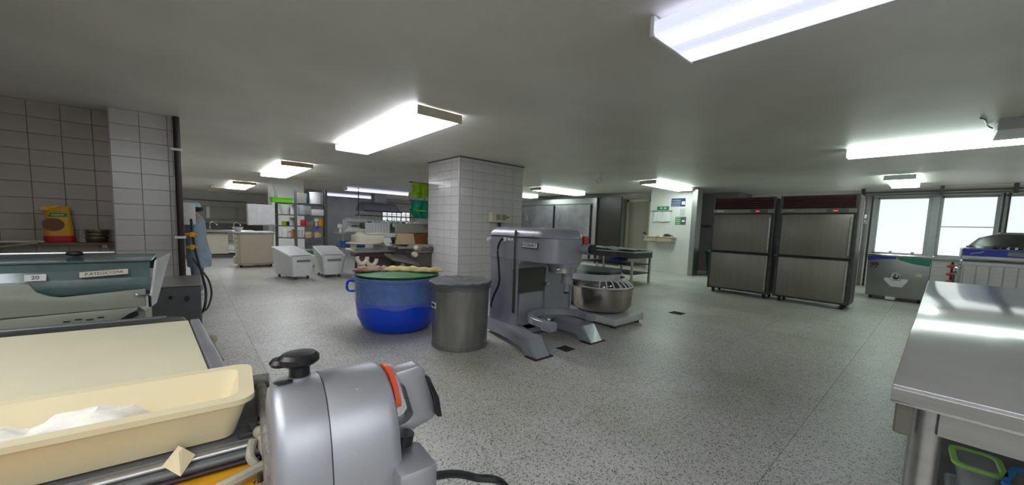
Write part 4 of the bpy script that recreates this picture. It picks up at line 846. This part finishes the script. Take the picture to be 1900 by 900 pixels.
# fourth
onshelf('white_sachet', 1.76, .73, 'paper', 'crumpled white sachet at left of fourth shelf', 'packet', packet(.12, .1, .24), 10.5); onshelf('pink_sachet', 1.86, .73, 'white', 'slim pale sachet leaning next to yellow bottle', 'packet', packet(.08, .07, .16), 10.5)
onshelf('yellow_bottle', 1.92, .73, 'yellowpack', 'tall yellow bottle left of the middle post', 'bottle', pot(.03, .20), 10.42); onshelf('white_bottle', 2.07, .73, 'paper', 'tall white bottle right of the middle post', 'bottle', pot(.05, .19), 10.36)
for k, x in enumerate((2.24, 2.46)): onshelf('tan_jar', x, .73, 'tan', ['wide tan jar, fourth shelf, nearer the middle post', 'wide tan jar, fourth shelf, nearer the right post'][k], 'jar', lathe([(0, 0), (.09, 0), (.095, .1), (.08, .12), (.085, .125), (.085, .15), (0, .15)], n=20))
o = obj('blue_tape_roll', cyl((2.42, 10.255, 1.0), (2.42, 10.215, 1.0), .04), 'blue'); tag(o, 'small round blue roll hanging on front of third shelf', 'tape')
onshelf('folded_cloth', 2.28, .30, 'green', 'dark green folded cloth low on the rack', 'cloth', box(-.2, .2, -.12, .12, 0, .10, .03, 2)); onshelf('crate_bottom', 2.5, .30, 'greybox', 'dark grey crate on the bottom rack shelf', 'crate', box(-.12, .1, -.15, .15, 0, .20, .02))
# cream base cabinet and white wall cabinet
t = thing('cream_cabinet', 'cream cabinet on castors left of the ingredient bins', 'cabinet', (1.20, 10.75, 0)); obj('cabinet_body', box(-.36, .36, 0, .7, .07, .82, .01), 'beige', t); obj('worktop', box(-.42, .40, -.03, .75, .82, .86, .006), 'whitepaint', t)
obj('front_panel', box(-.32, .34, -.012, 0, .10, .80, .006), 'beige', t)
for z in (.42, .53, .64, .75): obj('drawer_edge', box(-.42, -.35, .01, .3, z-.045, z+.045, .01), 'cream', t)
obj('side_bin', box(-.43, -.33, .05, .3, .09, .27, .02), 'cream', t)
for sx in (-.3, .3):
    for sy in (.06, .6): obj('caster', cyl((sx-.02, sy, .035), (sx+.02, sy, .035), .035), 'rubber', t)
t = thing('white_wall_cabinet', 'white two-faced cabinet fixed to column above the cream cabinet', 'cabinet', (1.72, 13.15, .98)); obj('cabinet_body', box(-.46, .24, -.30, .04, .0, .60, .01), 'whitepaint', t); obj('door', box(-.26, .22, -.315, -.30, .02, .58, .006), 'whitepaint', t)
t = thing('white_bowl', 'small white bowl resting on left end of cream worktop', 'bowl', (.86, 10.85, .86)); obj('bowl_body', bowl(.11, .10), 'whitepaint', t)
# far sink counter
t = thing('sink_counter', 'long dark steel sink counter far left behind the worker', 'counter', (.9, 13.6, 0)); obj('counter_top', box(-1.6, .6, -.1, .8, .74, .80, .006), 'steel', t); obj('cabinet_body', box(-1.6, -.05, 0, .7, .12, .72, .01), 'cream', t); obj('back_splash', box(-1.6, .9, .78, .82, .74, 1.0), 'darksteel', t); obj('lower_shelf', box(-.05, .8, 0, .7, .2, .23), 'beige', t)
for k, x in enumerate((-.45, .1)): obj('tap', tube(smooth_pts([(x, .1, .80), (x, .1, .98), (x+.06, .05, 1.04), (x+.14, .0, .98), (x+.15, .0, .93)]), .018), 'chrome', t)
for x in (-1.5, .55): obj('leg', box(x-.03, x+.03, .05, .1, 0, .74), 'steel', t)
obj('plinth', box(-1.6, .9, .02, .72, 0, .10), 'greybox', t)
o = obj('green_bowl', bowl(.12, .14), 'green'); o.location = (1.15, 13.7, .23); tag(o, 'green bowl on the open shelf below the far counter', 'bowl')
o = obj('steel_bowl', bowl(.16, .10), 'steel'); o.location = (1.42, 13.8, .23); tag(o, 'steel bowl on the open shelf below far counter', 'bowl')
t = thing('far_wall_cupboard', 'pale cupboard row on the back wall above far counter', 'cupboard', (1.0, 23.5, 1.05)); obj('cupboard_body', box(-1.6, 2.3, 0, .48, 0, .62, .01), 'board', t)
for k in range(3): obj('door', box(-1.5+1.2*k, -.38+1.2*k, -.02, 0, .03, .6, .01), 'board', t)
obj('white_strip', box(-.35, -.22, -.03, 0, .05, .6), 'whitepaint', t)
t = thing('far_rail', 'thin dark rail high on the far left wall', 'rail', (1.0, 23.8, 1.98)); obj('rail', tube([(-1.6, 0, 0), (1.3, 0, -.02)], .03), 'galv', t); obj('rail_bracket', box(-.1, -.04, -.02, .2, -.03, .03), 'galv', t)
struct('wall_far_partition', box(3.25, 3.4, 16.9, 24, 0, ZC), 'wallgrey')

# ================================================================ CREAM MACHINES LEFT OF PILLAR
t = thing('dough_press', 'cream enamel press machine with rounded head and grey tray', 'machine', (2.76, 7.48, 0))
obj('head', prism(rrect(-.36, .30, -.2, .25, .15, 8), 'z', .78, .93, .012), 'cream', t); obj('head_flange', lathe([(0, .755), (.30, .755), (.31, .77), (.28, .785), (0, .785)], (-.12, .02, 0), 32, 1.2, .9), 'cream', t)
obj('head_cap', lathe([(.10, .93), (.09, .96), (.05, .985), (0, .99)], (-.22, 0, 0), 20), 'cream', t); obj('lever', tube(smooth_pts([(-.12, -.05, .95), (.1, -.12, .965), (.30, -.16, .95), (.42, -.18, .945)]), .018), 'cream', t)
obj('side_knob', join(cyl((.20, -.22, .82), (.20, -.28, .82), .07, n=24), ball((.24, -.28, .74), .06, (1.3, .7, .4)), cyl((.28, -.2, .9), (.28, -.22, .78), .05)), 'whitepaint', t)
obj('side_gear', join(ball((.33, -.24, .86), .045), cyl((.31, -.25, .80), (.36, -.25, .80), .035)), 'black', t)
obj('front_post', cyl((-.36, -.02, .66), (-.36, -.02, .77), .06, n=20), 'cream', t); obj('tray', box(-.42, .38, -.30, .32, .60, .655, .01), 'steel', t); obj('tray_skirt', box(-.32, .34, -.26, .28, .50, .60), 'maroon', t)
obj('body', box(-.15, .35, -.12, .30, .04, .52, .02), 'greymachine', t)
for x, q in ((-.38, 0), (-.20, .04)): obj('curved_arm', tube(smooth_pts([(x, -.28, .53-q), (x+.01, -.28, .46-q), (x+.06, -.28, .40-q), (x+.13, -.28, .40-q), (x+.18, -.28, .46-q), (x+.19, -.28, .52-q)]), .04), 'cream', t)
obj('flour_pail', lathe([(0, .74), (.10, .74), (.11, .90), (.14, .905), (.14, .92), (.05, .94), (0, .945)], (.30, -.14, 0), 24), 'whitepaint', t)
obj('wheel_leg', join(cyl((-.34, -.10, .07), (-.34, -.10, .55), .022), box(-.42, -.26, -.12, -.08, .06, .09, .006)), 'darksteel', t)
for x in (-.40, -.28): obj('wheel', join(cyl((x-.02, -.10, .04), (x+.02, -.10, .04), .04)), 'whitepaint', t)
t = thing('ribbed_white_unit', 'pale ribbed box unit beneath the long grey board', 'cabinet', (3.22, 8.0, 0)); obj('unit_body', box(-.24, .14, 0, .5, .10, 1.17, .01), 'whitepaint', t)
for k in range(6): obj('rib', box(-.23+.06*k, -.195+.06*k, -.012, 0, .95, 1.16, .004), 'whiteplastic', t)
obj('plinth', box(-.22, .12, .03, .47, 0, .10), 'greybox', t)
t = thing('long_folded_table', 'long olive-grey raised table wing left of the central pillar', 'table', (3.62, 7.35, 0)); obj('raised_wing', box(-.42, .75, -.02, .04, .985, 1.18, .006), 'board', t)
obj('tan_side', loft([[(-.42, .0, .74), (.02, .0, .74), (-.02, .0, .975), (-.36, .0, .975)], [(-.42, .06, .74), (.02, .06, .74), (-.02, .06, .975), (-.36, .06, .975)]]), 'tan', t)
obj('brown_hopper', loft([[(.03, .0, .74), (.50, .0, .74), (.72, .0, .985), (-.01, .0, .985)], [(.03, .3, .74), (.50, .3, .74), (.72, .3, .985), (-.01, .3, .985)]]), 'brown', t)
obj('hopper_lever', join(cyl((.32, -.03, .74), (.32, -.03, .86), .018), ball((.32, -.03, .87), .03)), 'taupe', t); obj('support_frame', box(-.40, .74, .05, .30, .04, .74, .01), 'greymachine', t)
obj('pale_foot_panel', box(-.30, .05, -.06, .02, .20, .34), 'whitepaint', t); obj('foot', box(-.38, .7, .06, .28, 0, .045), 'rubber', t)
t = thing('second_dough_sheeter', 'taupe dough sheeter with roller frame beside the central pillar', 'dough sheeter', (3.35, 6.75, 0))
obj('roller_housing', prism([(-.02, .62), (.30, .62), (.34, .66), (.34, .74), (.30, .77), (.02, .77), (-.05, .72)], 'y', -.1, .3, .01), 'taupe', t); obj('lower_housing', box(-.10, .33, -.05, .30, .34, .62, .01), 'greymachine', t)
for k in range(4): obj('roller_bar', cyl((-.42, -.1+.09*k, .72+.01*k), (.0, -.1+.09*k, .72-.01*k), .017), 'steel', t)
obj('bar_frame', box(-.46, -.42, -.14, .24, .66, .74, .006), 'darksteel', t); obj('slope_guide', loft([[(-.55, -.2, .50), (-.02, -.2, .38), (-.02, -.2, .42), (-.55, -.2, .54)], [(-.55, .2, .56), (-.02, .2, .50), (-.02, .2, .54), (-.55, .2, .60)]]), 'galv', t)
obj('round_knob', join(cyl((-.10, -.12, .60), (-.10, -.20, .60), .05, n=20), ball((-.05, -.12, .72), .05)), 'cream', t)
for x in (.06, .20): obj('scroll_arm', tube(smooth_pts([(x, -.12, .70), (x+.04, -.14, .73), (x+.1, -.14, .71), (x+.1, -.13, .68), (x, -.13, .67)]), .01), 'darksteel', t)
for x in (-.05, .28): obj('leg', box(x-.03, x+.03, 0, .06, 0, .36), 'greybox', t)

# hanging cloths beside pillar
t = thing('coat_hook_rail', 'thin dark hook rail on the rear left corner of the pillar', 'rail', (3.68, 7.0, 2.0)); obj('rail', box(-.36, .1, -.01, .01, -.01, .015), 'darksteel', t); obj('rail_mount', box(.06, .12, -.12, .01, -.03, .03), 'darksteel', t); obj('lower_rail', box(-.34, .1, .02, .04, -.36, -.34), 'darksteel', t); obj('lower_mount', box(.06, .12, -.12, .04, -.38, -.32), 'darksteel', t)
def hang(name, x0, x1, y, z0, z1, m, label, seed, outline):
    bm = bmesh.new(); n = 16; rnd = random.Random(seed); p = rnd.uniform(0, 6); G = []
    for i in range(n+1):
        row = []
        for j in range(n+1):
            u, w = i/n, j/n; l, r_ = outline(w); uu = l+(r_-l)*u
            row.append(bm.verts.new((x0+(x1-x0)*uu, y+.03*math.sin(u*13+p)*(1-.4*w)+.015*math.sin(w*9+u*5), z0+(z1-z0)*w+.012*math.sin(u*9)*(1-w))))
        G.append(row)
    for i in range(n):
        for j in range(n): bm.faces.new((G[i][j], G[i+1][j], G[i+1][j+1], G[i][j+1]))
    bmesh.ops.solidify(bm, geom=bm.faces[:], thickness=.012); return tag(obj(name, bm, m), label, 'cloth')
hang('lime_cloth', 3.30, 3.80, 6.965, 1.71, 2.0, 'lime', 'lime green cloth hanging beside the central pillar, upper one', 1, lambda w: ((.18 if w > .35 else .0+.1*w, 1-.04*w)))
hang('teal_apron', 3.33, 3.80, 7.005, 1.30, 1.66, 'teal', 'teal green printed apron hanging below the lime cloth', 2, lambda w: ((.08 if w > .5 else .30*(1-2*w)**2, 1)))
o = obj('apron_print', box(3.45, 3.68, 6.955, 6.965, 1.44, 1.455), 'lime'); bpy.data.objects['apron_print'].parent = bpy.data.objects['teal_apron']; o.matrix_parent_inverse = Matrix.Identity(4)

# ================================================================ FAR KITCHEN (behind, x 3..8, y 13..17)
t = thing('far_white_mixer', 'white counter machine on steel table left of hanging utensils', 'mixer', (4.25, 13.2, .80)); obj('column', box(-.25, .2, 0, .4, .0, .44, .02), 'whitepaint', t); obj('head', box(-.2, .45, -.1, .3, .34, .50, .04), 'whitepaint', t); obj('base', box(-.35, .55, -.15, .4, -.0, .05, .02), 'whitepaint', t)
obj('platform', prism([(-.3, .05), (.5, .05), (.5, .11), (-.2, .2)], 'y', -.12, .1), 'whiteplastic', t); obj('control_plate', box(-.1, .15, -.105, -.10, .2, .26), 'greybox', t)
t = thing('far_steel_table', 'oval-ended steel table carrying the white machine', 'table', (4.5, 13.35, 0)); obj('table_top', prism(rrect(-.8, 1.9, -.35, .45, .3, 8), 'z', .755, .80), 'steel', t); obj('lower_shelf', box(-.7, 1.8, -.25, .35, .3, .33), 'darksteel', t)
for x in (-.6, 1.7):
    for y in (-.2, .3): obj('leg', cyl((x, y, 0), (x, y, .76), .03), 'steel', t)
for k, (x, m, l) in enumerate(((3.98, 'blueprint', 'bright blue crate under far steel table, left one'), (4.45, 'blueprint', 'blue and white crate under far steel table, right one'))):
    o = obj('blue_crate', tub_bm(x-.2, x+.2, 13.1, 13.5, .33, .50, .03, .03, .01), m); tag(o, l, 'crate', 'blue crates under the far table')
t = thing('utensil_rail', 'steel rail of hanging utensils over the far counter', 'rail', (6.0, 14.4, 1.42)); obj('rail', tube([(-1.3, 0, .0), (1.6, 0, .0)], .02), 'darksteel', t); obj('rail_hanger', join(box(-1.2, -1.17, -.01, .01, 0, 1.0), box(1.5, 1.53, -.01, .01, 0, 1.0)), 'darksteel', t)
ORD = ['first', 'second', 'third', 'fourth', 'fifth', 'sixth', 'seventh', 'eighth', 'ninth']
for k in range(9):
    x = 4.85+.27*k; h = [.30, .42, .28, .36, .24, .40, .30, .26, .34][k]
    b = join(cyl((0, 0, 0), (0, 0, -h*.6), .012, n=8), lathe([(0, -h), (.05+.01*(k % 3), -h), (.06, -h*.8), (.04, -h*.58), (0, -h*.56)], n=12)); o = obj('hanging_ladle', b, ['paper', 'chrome', 'steel'][k % 3]); o.location = (x, 14.39, 1.42)
    tag(o, ORD[k]+' ladle from the left on far utensil rail, '+['white', 'chrome', 'steel'][k % 3], 'utensil', 'utensils on the far rail')
t = thing('far_range', 'dark cooking range below the hanging utensils', 'stove', (6.2, 14.3, 0)); obj('range_body', box(-1.3, 1.6, .2, 1.0, .08, .92, .02), 'greymachine', t); obj('hob_top', box(-1.35, 1.65, .15, 1.05, .92, .97, .01), 'darksteel', t)
for k in range(4): obj('burner', lathe([(0, .97), (.12, .97), (.14, 1.0), (.10, 1.02), (0, 1.02)], (-.9+.65*k, .55, 0), 16), 'black', t)
obj('back_panel', box(-1.3, 1.6, 1.0, 1.05, .9, 1.25), 'steel', t); obj('plinth', box(-1.2, 1.5, .3, .9, 0, .08), 'black', t)
for k, (x, r, h, m) in enumerate(((5.4, .15, .18, 'darksteel'), (6.0, .17, .12, 'steel'), (6.7, .14, .2, 'iron'), (7.3, .16, .15, 'darksteel'))):
    o = obj('cooking_pot', join(lathe([(0, 0), (r, 0), (r, h), (r*.93, h), (r*.93, .02), (0, .02)], n=20), cyl((-r-.05, 0, h*.8), (-r, 0, h*.8), .015), cyl((r, 0, h*.8), (r+.05, 0, h*.8), .015)), m); o.location = (x, 14.8, 1.02)
    tag(o, ['tall dark pot at the left of the far range', 'low steel pot second on the far range', 'tall gunmetal pot third on the far range', 'dark pot at the right end of far range'][k], 'pot', 'pots on the far range')
t = thing('extractor_hood', 'grey steel extractor hood above the far range', 'hood', (6.4, 15.4, 1.62)); obj('canopy', loft([[(-1.2, -.6, 0), (.3, -.6, 0), (.3, .5, 0), (-1.2, .5, 0)], [(-1.1, -.1, .35), (.2, -.1, .35), (.2, .5, .35), (-1.1, .5, .35)]]), 'iron', t); obj('duct', box(-.6, -.1, 0, .4, .35, .8), 'galv', t); obj('maroon_edge', box(-1.22, .32, -.62, -.58, -.04, .02), 'maroon', t)
t = thing('white_round_lamp', 'small white round pot standing left of the white machine', 'pot', (3.80, 13.1, .80)); obj('pot_body', lathe([(0, 0), (.05, 0), (.04, .12), (.09, .16), (.10, .24), (.06, .28), (0, .28)], n=20), 'paper', t)
t = sempty('window_6'); struct('window_pane', box(7.95, 9.5, 19.94, 19.96, 1.12, 1.75), 'pane', t)
fr_ = [box(7.9, 9.55, 19.9, 19.98, 1.08, 1.12), box(7.9, 9.55, 19.9, 19.98, 1.75, 1.79)]+[box(7.9+.27*k, 7.93+.27*k, 19.9, 19.98, 1.1, 1.77) for k in range(7)]+[box(7.9, 9.55, 19.9, 19.97, 1.12+.16*k, 1.14+.16*k) for k in range(4)]
struct('window_frame', join(*fr_), 'galv', t)
struct('wall_kitchen_back', join(box(3.4, 13.3, 20, 20.15, 0, 1.1), box(3.4, 13.3, 20, 20.15, 1.77, ZC), box(3.4, 7.93, 20, 20.15, 1.1, 1.77), box(9.52, 13.3, 20, 20.15, 1.1, 1.77)), 'wallgrey')
t = thing('far_pipe_frame', 'thin pale pipe standing before the small grid window', 'pipe', (8.6, 17.5, 0)); obj('pipe_run', tube([(0, 0, 0), (0, 0, 2.1), (-1.8, 0, 2.15)], .03), 'galv', t)

# ================================================================ WORKER
def skin_body(name, verts, edges, radii, m, parent, root=0, sub=2):
    me = bpy.data.meshes.new(name); me.from_pydata(verts, edges, []); o = bpy.data.objects.new(name, me); C.objects.link(o)
    md = o.modifiers.new('s', 'SKIN'); md.use_smooth_shade = True; sk = me.skin_vertices[0].data
    for i, r in enumerate(radii): sk[i].radius = r if isinstance(r, tuple) else (r, r)
    sk[root].use_root = True
    sb = o.modifiers.new('u', 'SUBSURF'); sb.levels = sub; sb.render_levels = sub
    bpy.context.view_layer.update(); dg = bpy.context.evaluated_depsgraph_get(); me2 = bpy.data.meshes.new_from_object(o.evaluated_get(dg)); o.modifiers.clear(); o.data = me2
    me2.materials.clear(); me2.materials.append(M[m]); me2.polygons.foreach_set('use_smooth', [True]*len(me2.polygons))
    if parent: o.parent = parent
    return o
P = thing('person', 'worker in blue-grey gown standing in profile behind the left pillar', 'person', (.07, 7.35, 0), 0)
# local: faces -x, height about 1.42
V = [(0,0,.72), (0,0,.82), (-.01,0,.95), (.0,0,1.10), (.02,0,1.17), (-.005,0,1.22),            # 0 pelvis .. 5 neck
     (-.02,0,1.28), (-.02,0,1.36),                                                               # head
     (-.0,-.075,.70), (-.02,-.085,.40), (.01,-.085,.08), (-.10,-.09,.04),                             # right leg
     (.0,.075,.70), (-.01,.085,.40), (.02,.085,.08), (-.09,.09,.04),
     (.01,-.13,1.13), (-.02,-.17,.92), (-.17,-.14,.90), (-.23,-.12,.905),                             # right arm to the hand
     (.01,.13,1.13), (-.03,.17,.92), (-.18,.14,.88), (-.24,.12,.885)]
E_ = [(0,1),(1,2),(2,3),(3,4),(4,5),(5,6),(6,7),(0,8),(8,9),(9,10),(10,11),(0,12),(12,13),(13,14),(14,15),(3,16),(16,17),(17,18),(18,19),(3,20),(20,21),(21,22),(22,23)]
Rr = [(.11,.12),(.09,.11),(.10,.12),(.09,.12),(.06,.07),(.042,.042),(.07,.062),(.062,.055),.075,.05,.035,.03,.075,.05,.035,.03,.048,.036,.028,.025,.048,.036,.028,.025]
for s, b in ((-1, 19), (1, 23)):
    bx, by, bz = V[b]
    for k, (dy, l) in enumerate(((-.024, .055), (-.008, .066), (.009, .063), (.025, .05))):
        i0 = len(V); V += [(bx-.03, by+dy, bz), (bx-.03-l*.6, by+dy*1.1, bz-.012), (bx-.03-l*.85, by+dy*1.1, bz-.035)]; E_ += [(b, i0), (i0, i0+1), (i0+1, i0+2)]; Rr += [.009, .0085, .0075]
    i0 = len(V); V += [(bx-.005, by-s*.034, bz), (bx-.035, by-s*.048, bz-.006)]; E_ += [(b, i0), (i0, i0+1)]; Rr += [.010, .0085]
skin_body('body', V, E_, Rr, 'skin', P)
f = obj('face', join(ball((-.088, 0, 1.285), .014, (1.0, .7, 1.3)), ball((-.083, -.0, 1.245), .012, (.5, 1.6, .5)), ball((-.02, -.066, 1.29), .018, (.8, .4, 1.2)), ball((-.02, .066, 1.29), .018, (.8, .4, 1.2))), 'skin', P)
obj('eye', ball((-.080, -.026, 1.31), .009), 'paper', f); obj('eye', ball((-.080, .026, 1.31), .009), 'paper', f); obj('pupil', join(ball((-.0875, -.026, 1.31), .004), ball((-.0875, .026, 1.31), .004)), 'black', f)
obj('hair', join(ball((.0, 0, 1.315), .078, (1.0, .95, .95)), ball((.065, 0, 1.30), .035)), 'hair', P)
obj('cap', join(lathe([(.086, 0), (.088, .02), (.075, .055), (.04, .075), (0, .08)], (-.01, 0, 1.325), 24)), 'cap', P)
# gown: torso shell, sleeves, skirt
def oval(cx, z, a, b, n=24, f=0, ph=0): return [(cx+a*(1+f*math.sin(5*t+ph))*math.cos(t), b*(1+f*math.sin(7*t+ph))*math.sin(t), z) for t in [k*2*PI/n for k in range(n)]]
obj('gown', loft([oval(.03, .43, .14, .165, f=.06), oval(.025, .60, .15, .165, f=.05, ph=1), oval(.01, .75, .135, .155, f=.03), oval(-.005, .88, .125, .145, f=.03, ph=2), oval(-.005, 1.0, .13, .155, f=.02), oval(.005, 1.12, .11, .15), oval(.01, 1.18, .07, .09), oval(.0, 1.20, .055, .055)], cap0=True), 'gown', P)
for s in (-1, 1): obj('sleeve', loft([[(x+.02*s*0, y*1.0, z) for x, y, z in [(.01+.062*math.cos(a), s*.125+.06*math.sin(a), 1.15) for a in [k*PI/6 for k in range(12)]]], [(-.0+.06*math.cos(a), s*.155+.055*math.sin(a), 1.05) for a in [k*PI/6 for k in range(12)]], [(-.02+.056*math.cos(a), s*.17+.05*math.sin(a), .96) for a in [k*PI/6 for k in range(12)]]]), 'gown', P)
obj('trousers', join(loft([[(x+.0, y*.45-.085, z) for x, y, z in oval(.0, .06, .055, .12)], [(x, y*.5-.08, z) for x, y, z in oval(.0, .45, .08, .15)]]), loft([[(x+.01, y*.45+.085, z) for x, y, z in oval(.0, .06, .055, .12)], [(x, y*.5+.08, z) for x, y, z in oval(.0, .45, .08, .15)]])), 'trousers', P)
for s in (-1, 1): obj('shoe', join(ball((-.05, s*.088, .035), .05, (1.9, .95, .75)), ball((.02, s*.088, .045), .045, (1.1, .95, 1.0))), 'shoe', P)
tblw = thing('side_bench', 'steel bench the worker stands at, hidden behind the pillar', 'table', (-.66, 7.45, 0)); obj('bench_top', box(-.45, .36, -.35, .35, .82, .85, .006), 'steel', tblw)
for x in (-.4, .31):
    for y in (-.3, .3): obj('leg', box(x-.02, x+.02, y-.02, y+.02, 0, .82), 'steel', tblw)
for _m in bpy.data.materials:
    pass
